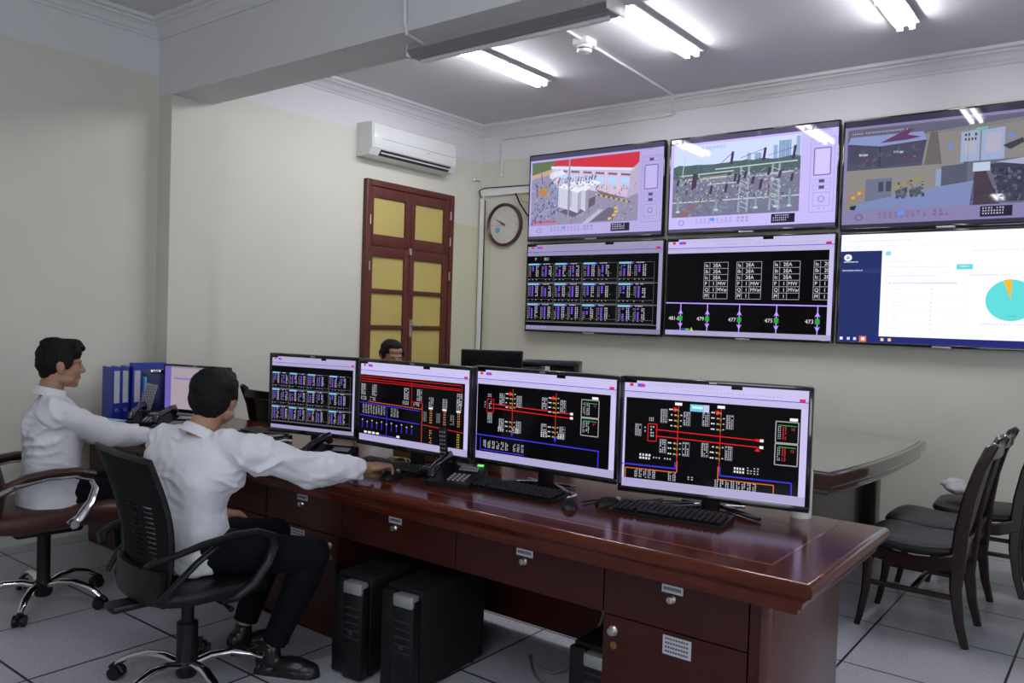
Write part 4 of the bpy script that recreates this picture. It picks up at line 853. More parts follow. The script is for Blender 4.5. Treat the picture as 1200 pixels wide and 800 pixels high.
monitor('wide monitor with red buses across the top of a black diagram', (-3.00, 2.685, 0), (-2.27, 2.68, 0), 1.26, 0.415, lambda a, b: diagram_picture(a, b, 2))
monitor('wide monitor with red cross diagram and blue frame, no turquoise box', (-2.355, 2.79, 0), (-1.62, 2.82, 0), 1.26, 0.432, lambda a, b: diagram_picture(a, b, 3))
monitor('wide monitor at the right end, diagram with a turquoise box', (-1.64, 2.86, 0), (-0.93, 3.02, 0), 1.26, 0.462, lambda a, b: diagram_picture(a, b, 4))
def pink_picture(w, h):
    S = Screen(w, h, (0.30, 0.25, 0.29)); S.r(0, 0, 0.10, 1, (0.12, 0.09, 0.36), 2); S.r(0.16, 0.27, 0.8, 0.30, (0.14, 0.11, 0.42), 2); S.r(0.1, 0.0, 1, 0.04, (0.22, 0.18, 0.22), 2)
    S.fuzz(0.16, 0.36, 0.5, 0.40, 12, 1, (0.36, 0.28, 0.30), 0.6); S.fuzz(0.16, 0.22, 0.4, 0.25, 8, 1, (0.22, 0.18, 0.30), 0.6); return S
monitor('pinkish monitor behind the two phones beside the blue binders', (-4.97, 2.79, 0), (-4.47, 2.93, 0), 1.115, 0.305, pink_picture, True, 0.012, group=None)

# ---------------------------------------------------------------- desk clutter
def keyboard(label, c, rz, group='black keyboards in front of the monitors', w_=0.44, tilt=0.05, d_=0.14):
    t = thing('keyboard', label, 'keyboard', (c[0], c[1], DT + 0.001), rz, group)
    w = MB(); w.rings([[(x, -d_ / 2, 0), (x, -d_ / 2, 0.010), (x, d_ / 2, 0.022), (x, d_ / 2, 0.0)] for x in (-w_ / 2, w_ / 2)]); w.build('base', M['black'], t)
    w = MB(); n = 19
    for j in range(5):
        for i in range(n):
            if j == 0 and 4 <= i <= 8: continue
            x = -w_ / 2 + 0.022 + i * (w_ - 0.04) / (n - 1) * 0.985; y = -d_ / 2 + 0.022 + j * 0.0235
            w.box((x, y, 0.016 + (y + d_ / 2) * 0.085), (0.017, 0.018, 0.008), 0.002, (0.085, 0, 0), 1)
        if j == 0: w.box((-w_ / 2 + 0.16, -d_ / 2 + 0.022, 0.018), (0.10, 0.018, 0.008), 0.002, (0.085, 0, 0), 1)
    w.build('keys', M['keys'], t)
    MB().box((w_ * 0.36, d_ / 2 - 0.010, 0.0215), (0.05, 0.008, 0.002)).build('status_lights', M['keyw'], t)
    return t
keyboard('black keyboard in front of the rightmost monitor', (-1.35, 2.745), 0.13)
keyboard('black keyboard in front of the wide monitor with the blue frame', (-2.0, 2.66), 0.03)
keyboard('black keyboard partly behind the hand on the mouse', (-2.72, 2.65), 0.0)
def mouse(label, c, rz, mat='black', group=None):
    t = thing('computer_mouse', label, 'mouse', (c[0], c[1], DT + 0.001), rz, group)
    w = MB(); rs = []
    for y, hw_, hh in ((-0.055, 0.012, 0.008), (-0.05, 0.024, 0.020), (-0.03, 0.031, 0.033), (0.0, 0.031, 0.038), (0.03, 0.028, 0.030), (0.05, 0.024, 0.018), (0.056, 0.014, 0.008)):
        rs.append([(hw_ * math.cos(a), y, max(0, hh * math.sin(a)) if 0 <= a <= PI else 0.0) for a in [k * PI / 10 for k in range(11)]])
    w.rings(rs); w.build('shell', M[mat], t)
    MB().cyl((-0.004, 0.036, 0.028), (0.004, 0.036, 0.028), 0.009, seg=12).build('scroll_wheel', M['keyw'], t)
    return t
mouse('black mouse left of the pair between the two right monitors', (-1.695, 2.60), 0.5)
mouse('black mouse right of the pair, nearer the rightmost keyboard', (-1.60, 2.73), -0.7)
mouse('black mouse under the hand of the man at the mesh chair', (-2.560, 2.495), -0.05)
t = mouse('black mouse with red sides beside the front desk phone', (-3.04, 2.395), 1.2)
MB().tube([(-0.030, -0.035, 0.014), (-0.033, 0.0, 0.016), (-0.029, 0.035, 0.012)], 0.008, 8).build('side_grip', M['red'], t); MB().tube([(0.030, -0.035, 0.014), (0.033, 0.0, 0.016), (0.029, 0.035, 0.012)], 0.008, 8).build('side_grip', M['red'], t)

def phone(label, c, rz, group='black desk phones'):
    t = thing('desk_phone', label, 'telephone', (c[0], c[1], DT + 0.001), rz, group); t.scale = (0.98, 0.98, 0.98)
    w = MB(); w.rings([[(x, -0.10, 0.0), (x, -0.10, 0.018), (x, 0.03, 0.040), (x, 0.10, 0.068), (x, 0.115, 0.06), (x, 0.115, 0.0)] for x in (-0.10, 0.10)]); w.build('base', M['black'], t)
    w = MB()
    pts = [(-0.068, -0.115, 0.040), (-0.068, -0.105, 0.062), (-0.068, -0.06, 0.082), (-0.068, 0.0, 0.094), (-0.068, 0.06, 0.106), (-0.068, 0.105, 0.104), (-0.068, 0.125, 0.080)]
    w.tube(pts, [0.020, 0.025, 0.020, 0.017, 0.020, 0.026, 0.020], 12, flat=0.8); w.build('handset', M['gloss'], t)
    w = MB()
    for i in range(4):
        for j in range(4): w.box((-0.010 + i * 0.022, -0.065 + j * 0.022, 0.026 + j * 0.0040), (0.013, 0.011, 0.008), 0.002, (0.17, 0, 0), 1)
    w.build('buttons', M['keyw'], t)
    MB().box((0.035, 0.055, 0.056), (0.09, 0.034, 0.006), 0.002, (0.37, 0, 0)).build('display', M['silver'], t)
    n = 70; pts = []
    for k in range(n): a = k * 0.9; s = k / (n - 1); pts.append((-0.09 - 0.03 * math.sin(s * PI) + 0.006 * math.cos(a), -0.13 + s * 0.15 - 0.02, 0.010 + 0.006 * math.sin(a)))
    MB().tube(pts, 0.0022, 5).build('coiled_cord', M['matte'], t)
    return t
phone('black desk phone under the leftmost front monitor', (-3.05, 2.555), 0.35)
p2 = phone('black desk phone between the middle monitors, green light on', (-2.30, 2.63), 0.30)
MB().box((0.075, 0.088, 0.069), (0.03, 0.012, 0.006), 0.002, (0.37, 0, 0)).build('green_light', MAT('green_light', (0.2, 0.8, 0.2), 0.4, emis=(0.15, 0.7, 0.15), estr=0.8), p2)
phone('black desk phone beside the blue clipboard, handset on the left', (-4.80, 2.60), 0.75)
phone('black desk phone in front of the pinkish monitor', (-4.53, 2.62), 0.55)
# remote control leaning upright on the phone
t = thing('remote_control', 'dark remote control standing upright against the second monitor', 'remote', (-2.405, 2.655, DT + 0.08), 0.15)
MB().box((0, 0.0, 0.075), (0.040, 0.018, 0.15), 0.008, (0.1, 0, 0)).build('body', M['black'], t)
w = MB()
for i in range(3):
    for j in range(7): w.box((-0.011 + i * 0.011, -0.0095 - 0.1 * (0.02 + j * 0.018 - 0.075), 0.02 + j * 0.018), (0.006, 0.003, 0.008), 0, (0.1, 0, 0))
w.build('buttons', M['silver'], t, smooth=False)
# white cup / tube behind the right monitor
t = thing('plastic_bottle', 'white plastic bottle half hidden behind the rightmost monitor', 'bottle', (-0.985, 3.105, DT))
MB().lathe([(0, 0), (0.036, 0), (0.038, 0.006), (0.038, 0.17), (0.034, 0.185), (0.018, 0.20), (0.018, 0.212), (0, 0.212)]).build('body', M['plastic'], t)
MB().lathe([(0, 0.212), (0.021, 0.212), (0.021, 0.235), (0, 0.237)]).build('cap', M['plastic'], t)
# pale cables
def cable(label, pts, r, mat, name='cable', group=None):
    P = [Vector(p) for p in pts]; out = []
    for i in range(len(P) - 1):
        p0, p1, p2, p3 = P[max(i - 1, 0)], P[i], P[i + 1], P[min(i + 2, len(P) - 1)]
        for k in range(6):
            t_ = k / 6; out.append(0.5 * ((2 * p1) + (p2 - p0) * t_ + (2 * p0 - 5 * p1 + 4 * p2 - p3) * t_ ** 2 + (3 * p1 - p0 - 3 * p2 + p3) * t_ ** 3))
    out.append(P[-1]); return tag(MB().tube(out, r, 6).build(name, M[mat]), label, 'cable', group)
zc = DT + 0.006
cable('black mouse cable curling between the two right monitors', [(-1.70, 2.69, zc), (-1.66, 2.80, zc), (-1.56, 2.86, zc), (-1.50, 2.98, zc)], 0.003, 'matte')
cable('black mouse cable running behind the rightmost keyboard', [(-1.56, 2.78, zc), (-1.45, 2.85, zc), (-1.50, 2.93, zc + 0.0), (-1.35, 3.02, zc)], 0.003, 'matte')
cable('grey cable tangled behind the desk phone by the second monitor', [(-2.95, 2.79, zc), (-2.86, 2.74, zc), (-2.80, 2.80, zc + 0.02), (-2.72, 2.77, zc), (-2.65, 2.85, zc)], 0.0035, 'pipe')
cable('yellow cable by the foot of the second monitor', [(-2.90, 2.80, zc), (-2.84, 2.77, zc + 0.02), (-2.80, 2.83, zc + 0.01), (-2.74, 2.80, zc)], 0.004, 'yellow')
cable('white cable beside the keyboard below the blue framed diagram', [(-1.79, 2.70, zc), (-1.76, 2.74, zc + 0.01), (-1.80, 2.79, zc)], 0.003, 'plastic')
tag(MB().b2((-3.0, 2.93, DT), (-2.3, 2.945, DT + 0.16)).build('cable_board', M['tan'], smooth=False), 'low tan board standing behind the second monitor', 'board')
# equipment left of the first front monitor
keyboard('black keyboard stacked left of the leftmost front monitor, by the shoulder', (-3.95, 2.83), -0.15, None, 0.40)
t = thing('network_switch', 'flat black box in front of the stacked keyboard by the shoulder', 'electronics', (-3.72, 2.68, DT), 0.1)
MB().box((0, 0, 0.018), (0.22, 0.12, 0.036), 0.006).build('case', M['black'], t); MB().box((0, -0.061, 0.018), (0.18, 0.003, 0.012)).build('front_strip', M['silver'], t); MB().box((0.02, 0.0, 0.042), (0.15, 0.08, 0.012), 0.004).build('lid', M['gloss'], t)
cable('white cable bunched beside the leftmost front monitor', [(-3.66, 2.80, zc), (-3.60, 2.70, zc + 0.02), (-3.62, 2.62, zc), (-3.57, 2.56, zc)], 0.007, 'plastic')

# left end: binders, clipboard, papers
def binder(label, x, y, w_, h_, dpt):
    t = thing('ring_binder', label, 'binder', (x, y, DT), 1.50, 'blue ring binders')
    w = MB(); w.b2((-w_ / 2, 0, 0), (-w_ / 2 + 0.004, dpt, h_)).b2((w_ / 2 - 0.004, 0, 0), (w_ / 2, dpt, h_)).b2((-w_ / 2, 0, 0), (w_ / 2, 0.004, h_), 0.0015); w.build('cover', M['blue'], t)
    MB().b2((-w_ / 2 + 0.006, 0.012, 0.005), (w_ / 2 - 0.006, dpt - 0.01, h_ - 0.012)).build('pages', M['paper'], t)
    MB().b2((-w_ * 0.30, -0.0015, h_ * 0.33), (w_ * 0.30, 0.0, h_ * 0.93)).build('spine_label', M['label'], t, smooth=False)
    MB().lathe([(0.006, 0), (0.011, 0), (0.011, 0.003), (0.006, 0.003)], (0, 0.0, h_ * 0.20), (PI / 2, 0, 0), 16).build('finger_ring', M['silver'], t)
binder('leftmost blue binder with a white spine label', -5.03, 2.515, 0.055, 0.335, 0.15)
binder('middle blue binder, spine label partly covered', -5.045, 2.577, 0.055, 0.335, 0.13)
binder('right blue binder beside the light blue folder', -5.02, 2.640, 0.060, 0.335, 0.16)
t = thing('file_folder', 'thin light blue folder standing between binder and clipboard', 'folder', (-5.00, 2.685, DT), 1.50); MB().box((0, 0.07, 0.135), (0.014, 0.14, 0.27), 0.002).build('cover', M['lblue'], t); MB().box((0.0, 0.073, 0.135), (0.008, 0.14, 0.26)).build('sheets', M['paper'], t)
t = thing('clipboard', 'dark blue clipboard with silver clip leaning by the binders', 'clipboard', (-5.04, 2.80, DT), 1.15)
MB().box((0, 0.020, 0.155), (0.215, 0.004, 0.31), 0.001, (-0.06, 0, 0)).build('board', M['navy'], t); MB().box((0.0, 0.020, 0.300), (0.11, 0.014, 0.022), 0.004, (-0.06, 0, 0)).build('clip', M['chrome'], t)
t = thing('box_file', 'large blue file box standing behind the clipboard', 'file box', (-5.145, 2.845, DT), 1.50)
MB().b2((-0.17, 0, 0), (0.06, 0.045, 0.35), 0.004).build('case', M['blue'], t); MB().b2((-0.172, 0.018, 0.05), (-0.168, 0.026, 0.33)).build('lid_seam', M['navy'], t)
# dotted cup/pen holder beside the monitor
t = thing('desk_calendar', 'upright grey card with rows of dark marks beside the pinkish monitor', 'calendar', (-4.97, 2.66, DT), 0.55)
MB().box((0.0, 0.035, 0.13), (0.085, 0.006, 0.20), 0.002, (-0.12, 0.22, 0)).build('board', M['bag'], t)
w = MB()
for i in range(5):
    for j in range(11): w.cyl((-0.036 + i * 0.017 + (j % 2) * 0.006 + (j * 0.0165 - 0.085) * 0.22, 0.030 + (j * 0.0165 - 0.085) * 0.12, 0.13 + j * 0.0165 - 0.085), (-0.036 + i * 0.017 + (j % 2) * 0.006 + (j * 0.0165 - 0.085) * 0.22, 0.028 + (j * 0.0165 - 0.085) * 0.12, 0.13 + j * 0.0165 - 0.085), 0.0045, seg=8)
w.build('dots', M['ink'], t)
def sheet_stack(name, label, cat, c, rz, n, w_, d_, mat, top=None):
    t = thing(name, label, cat, (c[0], c[1], DT), rz); random.seed(n)
    w = MB()
    for k in range(n): w.box((random.uniform(-0.006, 0.006), random.uniform(-0.006, 0.006), 0.0015 + k * 0.003), (w_, d_, 0.0025), 0, (0, 0, random.uniform(-0.05, 0.05)))
    w.build('sheets', M[mat], t, smooth=False)
    if top: MB().box((0, 0, n * 0.003 + 0.002), (w_ * 1.02, d_ * 1.02, 0.003), 0, (0, 0, 0.03)).build('cover_sheet', M[top], t, smooth=False)
    return t
sheet_stack('paper_stack', 'stack of papers under a pale blue folder by the binders', 'papers', (-4.95, 2.37), 0.25, 7, 0.24, 0.19, 'paper', 'pblue')
t = thing('open_notebook', 'open white notebook under the hand of the man in profile', 'notebook', (-4.36, 2.42, DT), 0.35)
for s in (-1, 1):
    rs = [[(s * (0.002 + 0.145 * k / 8), y, 0.002 + 0.016 * math.sin(min(1, k / 8 * 1.1 + 0.12) * PI) ** 0.7) for y in (-0.105, 0.105)] + [(s * (0.002 + 0.145 * k / 8), y, 0.0) for y in (0.105, -0.105)] for k in range(9)]
    MB().rings(rs).build('page_block', M['paper'], t)

# ---------------------------------------------------------------- computers under the desk
def tower(label, c, rz, w_, d_, h_, group='black computer towers under the desk'):
    t = thing('computer_tower', label, 'computer', (c[0], c[1], 0.0), rz, group)
    MB().box((0, d_ / 2 + 0.01, h_ / 2 + 0.008), (w_, d_ - 0.02, h_ - 0.016), 0.006).build('case', M['matte'], t)
    w = MB(); w.box((-w_ * 0.30, 0.0, h_ / 2), (w_ * 0.40, 0.03, h_ - 0.02), 0.006); w.box((w_ * 0.21, -0.010, h_ / 2 - 0.01), (w_ * 0.58, 0.05, h_ - 0.03), 0.010); w.build('front_bezel', M['black'], t)
    w = MB(); w.box((w_ * 0.21, -0.016, h_ - 0.035), (w_ * 0.56, 0.05, 0.05), 0.010); w.build('handle', M['silver'], t)
    w = MB()
    for k in range(5): w.box((w_ * 0.21, -0.036, h_ * 0.72 - k * 0.03), (w_ * 0.44, 0.003, 0.004))
    w.cyl((w_ * 0.18, -0.032, h_ * 0.48), (w_ * 0.18, -0.038, h_ * 0.48), 0.010, seg=14); w.build('drive_slots', M['dslot'], t)
    for x in (-w_ * 0.35, w_ * 0.35):
        for y in (0.05, d_ - 0.06): MB().cyl((x, y, 0), (x, y, 0.010), 0.014, seg=10).build('foot', M['matte'], t)
    return t
tower('black tower with silver handle nearest the seated man, leftmost under the desk', (-2.49, 2.22), 0.12, 0.175, 0.46, 0.41)
tower('black tower with silver handle, middle one under the desk', (-2.235, 2.25), 0.10, 0.175, 0.46, 0.41)
tower('small dark computer beside the right cabinet under the desk', (-1.53, 2.52), 0.02, 0.17, 0.34, 0.29)
cable('grey power cable lying on the floor between the computers', [(-2.05, 2.86, 0.006), (-1.92, 2.72, 0.006), (-1.80, 2.66, 0.006), (-1.70, 2.62, 0.006), (-1.64, 2.50, 0.006)], 0.005, 'pipe')
cable('dark cable coming down the back panel between the computers', [(-1.78, 3.04, 0.36), (-1.76, 2.98, 0.22), (-1.80, 2.92, 0.08), (-1.86, 2.80, 0.012), (-1.95, 2.78, 0.012)], 0.006, 'pipe')
cable('thin pale cable looping behind the middle computer tower', [(-1.90, 3.05, 0.30), (-1.80, 3.02, 0.26), (-1.76, 3.0, 0.16), (-1.82, 2.98, 0.05), (-1.9, 2.95, 0.01)], 0.004, 'silver')

# ---------------------------------------------------------------- back table
tb = thing('conference_table', 'big dark polished table with a curved end behind the monitors', 'table', (0, 0, 0))
def arc_edge(n=14): # right edge bulges outward
    return [(-1.165 + 0.285 * (k / n) - 0.205 * (k / n) ** 2, 4.13 + 1.79 * k / n) for k in range(n + 1)]
edge = arc_edge(); TX0 = -3.85
def tring(o, z):
    pts = [(TX0, 4.13 - o)] + [(x + o, y + (-o if k == 0 else o if k == len(edge) - 1 else 0)) for k, (x, y) in enumerate(edge)] + [(TX0, 5.92 + o)]
    return [(x, y, z) for x, y in pts]
w = MB(); w.rings([tring(o, z) for o, z in ((-0.06, 0.645), (-0.03, 0.647), (-0.02, 0.66), (-0.025, 0.672), (-0.010, 0.690), (-0.002, 0.70), (0.0, 0.745), (-0.006, 0.757), (-0.016, 0.76))]); w.build('table_top', M['table'], tb)
w = MB(); w.rings([tring(-0.03, 0.7602), tring(-0.03, 0.7645)]); w.build('reflection_glass_top', MAT('glass_with_wall_reflection', (0.13, 0.135, 0.115), 0.07, coat=1.0), tb)  # added sheet; the bright wall's reflection is put into its pale grey-green colour
w = MB()
w.b2((-1.42, 4.27, 0), (-1.36, 4.42, 0.645), 0.006); w.build('leg_post', M['chairw'], tb); MB().b2((-1.40, 5.58, 0), (-1.30, 5.70, 0.645), 0.006).build('leg_post', M['chairw'], tb)
MB().b2((-1.385, 4.42, 0.02), (-1.365, 5.58, 0.62)).build('end_panel', M['chairw'], tb, smooth=False)
w = MB(); w.b2((-3.6, 4.28, 0.0), (-1.42, 4.31, 0.60)); w.b2((-3.6, 4.25, 0.60), (-1.42, 4.33, 0.645), 0.008); w.build('apron_panel', M['deskd'], tb)
w = MB(); w.b2((-3.62, 4.28, 0), (-3.58, 5.7, 0.645)); w.build('end_panel', M['chairw'], tb, smooth=False)
# monitor seen from behind, printer on the table
A = Vector((-4.70 + 0.10, 5.24)); 
t = thing('computer_monitor', 'dark monitor on the back table left of the printer, screen unlit', 'monitor', (-3.80, 4.70, 0.765), 0.62)
MB().box((0, 0, 0.325), (0.46, 0.035, 0.30), 0.006).build('housing', M['black'], t); MB().box((0, -0.019, 0.328), (0.44, 0.004, 0.275)).build('screen', M['gloss'], t)
MB().box((0, 0.02, 0.12), (0.06, 0.03, 0.24), 0.006).build('neck', M['black'], t); MB().lathe([(0, 0), (0.11, 0), (0.108, 0.01), (0.03, 0.016), (0, 0.016)]).build('base', M['black'], t)
t = thing('printer', 'black printer with an open paper slot on the back table', 'printer', (-3.60, 5.18, 0.765), 0.50); t.scale = (1.1, 1.1, 1.2)
MB().box((0, 0, 0.10), (0.42, 0.36, 0.20), 0.02).build('body', M['black'], t)
w = MB(); w.rings([[(x, -0.18, 0.20), (x, -0.18, 0.29), (x, -0.165, 0.305), (x, 0.165, 0.305), (x, 0.18, 0.29), (x, 0.18, 0.20)] for x in (-0.21, -0.06)]); w.build('scanner_column', M['black'], t)
MB().box((0, 0.0, 0.315), (0.42, 0.36, 0.025), 0.01).build('lid', M['leather'], t)
MB().box((0.19, 0, 0.25), (0.035, 0.36, 0.12), 0.008).build('side_wall', M['black'], t); MB().box((0.08, 0.12, 0.25), (0.2, 0.02, 0.10), 0.002).build('tray_back', M['tan'], t)

# ---------------------------------------------------------------- wooden chairs
def wooden_chair(label, loc, rz):
    t = thing('dining_chair', label, 'chair', loc, rz, 'dark wooden chairs with black leather seats')
    for s in (-1, 1):
        path = [(-0.235, 0.0), (-0.205, 0.12), (-0.185, 0.28), (-0.19, 0.44), (-0.20, 0.58), (-0.225, 0.74), (-0.262, 0.88), (-0.302, 0.98), (-0.325, 1.005)]
        MB().sweep_yz(path, s * 0.195, [0.028, 0.030, 0.034, 0.038, 0.036, 0.034, 0.032, 0.034, 0.030], [0.034, 0.042, 0.054, 0.066, 0.062, 0.054, 0.048, 0.050, 0.028]).build('rear_leg', M['chairw'], t)
        path = [(0.245, 0.0), (0.232, 0.06), (0.212, 0.18), (0.205, 0.30), (0.205, 0.42)]
        MB().sweep_yz(path, s * 0.20, [0.028, 0.030, 0.036, 0.042, 0.046], [0.028, 0.030, 0.036, 0.044, 0.050]).build('front_leg', M['chairw'], t)
        MB().sweep_yz([(-0.19, 0.235), (0.20, 0.235)], s * 0.197, 0.018, 0.026).build('stretcher', M['chairw'], t)
        path = [(-0.19, 0.42), (-0.1, 0.385), (0.0, 0.375), (0.1, 0.385), (0.20, 0.41)]
        MB().sweep_yz(path, s * 0.205, 0.024, 0.07).build('side_apron', M['chairw'], t)
    MB().b2((-0.19, 0.195, 0.365), (0.19, 0.22, 0.435), 0.004).build('front_apron', M['chairw'], t); MB().b2((-0.18, -0.20, 0.38), (0.18, -0.18, 0.44), 0.004).build('rear_apron', M['chairw'], t)
    MB().b2((-0.18, -0.01, 0.225), (0.18, 0.012, 0.25), 0.003).build('stretcher', M['chairw'], t)
    w = MB(); n = 12; rs = []
    for j, (sc, z) in enumerate(((0.96, 0.425), (1.0, 0.440), (1.0, 0.452), (0.965, 0.466), (0.86, 0.477), (0.6, 0.484), (0.2, 0.487))):
        ring = []
        for k in range(32):
            a = 2 * PI * k / 32; c_, s_ = math.cos(a), math.sin(a); r = (abs(c_) ** 5 + abs(s_) ** 5) ** (-1 / 5)
            x = c_ * r * 0.225 * sc; y = s_ * r * 0.225 * sc + 0.02; x *= 1 + 0.10 * (y / 0.2) * 0.5
            ring.append((x, y, z - 0.014 * math.cos(y / 0.22 * PI / 2) ** 2 + 0.012))
        rs.append(ring)
    w.rings(rs); w.build('seat_cushion', M['leather'], t)
    w = MB(); rs = []
    for y, z, dpt in ((-0.192, 0.53, 0.020), (-0.200, 0.60, 0.034), (-0.222, 0.72, 0.038), (-0.250, 0.84, 0.034), (-0.276, 0.92, 0.020)):
        rs.append([(x, y + 0.012 + (dpt / 2 if f else -dpt / 2) * (1 - (x / 0.19) ** 4 * 0.7) - 0.018 * math.cos(x / 0.18 * PI / 2), z) for f, xs in ((1, [-0.172 + 0.344 * k / 8 for k in range(9)]), (0, [0.172 - 0.344 * k / 8 for k in range(9)])) for x in xs])
    w.rings(rs); w.build('back_cushion', M['leather'], t)
    for y, z, hh in ((-0.188, 0.505, 0.035), (-0.296, 0.955, 0.055)):
        rs = [[(x, y - 0.014 - 0.016 * math.cos(x / 0.2 * PI / 2), z - hh / 2), (x, y + 0.010 - 0.016 * math.cos(x / 0.2 * PI / 2), z - hh / 2), (x, y + 0.004 - 0.016 * math.cos(x / 0.2 * PI / 2), z + hh / 2), (x, y - 0.020 - 0.016 * math.cos(x / 0.2 * PI / 2), z + hh / 2)] for x in [-0.19 + 0.38 * k / 10 for k in range(11)]]
        MB().rings(rs).build('back_rail', M['chairw'], t)
    return t
c0 = wooden_chair('nearest wooden chair at the right, beside the desk end', (-0.82, 4.50, 0), PI / 2); c0.scale = (1, 1, 0.965)
dup(c0, (-0.83, 4.98, 0), PI / 2 - 0.02, 'second wooden chair at the right, just behind the nearest one')
dup(c0, (-0.70, 5.53, 0), PI / 2 + 0.04, 'wooden chair by the wall with a clear bag on its seat')
dup(c0, (-4.58, 3.56, 0), 0.0, 'wooden chair back showing left of the leftmost front monitor')
# clear plastic bag on the third chair
w = MB(); w.ell((0, 0, 0.035), (0.11, 0.10, 0.035)); w.ell((-0.05, 0.03, 0.06), (0.07, 0.05, 0.03)); w.ell((0.06, -0.02, 0.055), (0.05, 0.06, 0.025)); w.ell((-0.10, -0.02, 0.06), (0.03, 0.03, 0.02))
me = remeshed(w, 0.006, 2, lambda c: 0.008 * noise.noise(c * 25) + 0.004 * noise.noise(c * 60))
o = link_mesh('plastic_bag', me, M['bag']); o.location = (-0.80, 5.55, 0.503); tag(o, 'crumpled clear plastic bag on the chair seat by the wall', 'bag')

# ---------------------------------------------------------------- office chairs
def star_base(t, r, mat, pad=None, rot=0.0):
    MB().lathe([(0, 0.045), (0.034, 0.045), (0.042, 0.06), (0.042, 0.11), (0.034, 0.125), (0, 0.125)]).build('hub', M['black'], t)
    for k in range(5):
        a = rot + k * 2 * PI / 5; dx, dy = math.sin(a), math.cos(a)
        pts = [(dx * r * f, dy * r * f, z) for f, z in ((0.08, 0.095), (0.3, 0.118), (0.55, 0.122), (0.8, 0.100), (0.96, 0.072), (1.0, 0.062))]
        lg = MB().tube(pts, [0.022, 0.021, 0.019, 0.017, 0.014, 0.012], 12, flat=0.75).build('base_leg', M[mat], t)
        w = MB(); cx, cy = dx * r, dy * r; px, py = dy, -dx
        for s in (-1, 1): w.cyl((cx + px * s * 0.008, cy + py * s * 0.008, 0.027), (cx + px * s * 0.026, cy + py * s * 0.026, 0.027), 0.027, seg=18)
        w.cyl((cx, cy, 0.03), (cx, cy, 0.065), 0.008, seg=8); w.tube([(cx - dx * 0.028, cy - dy * 0.028, 0.03), (cx - dx * 0.015, cy - dy * 0.015, 0.052), (cx + dx * 0.01, cy + dy * 0.01, 0.058), (cx + dx * 0.026, cy + dy * 0.026, 0.045)], 0.012, 8)
        w.build('caster', M['black'], t)

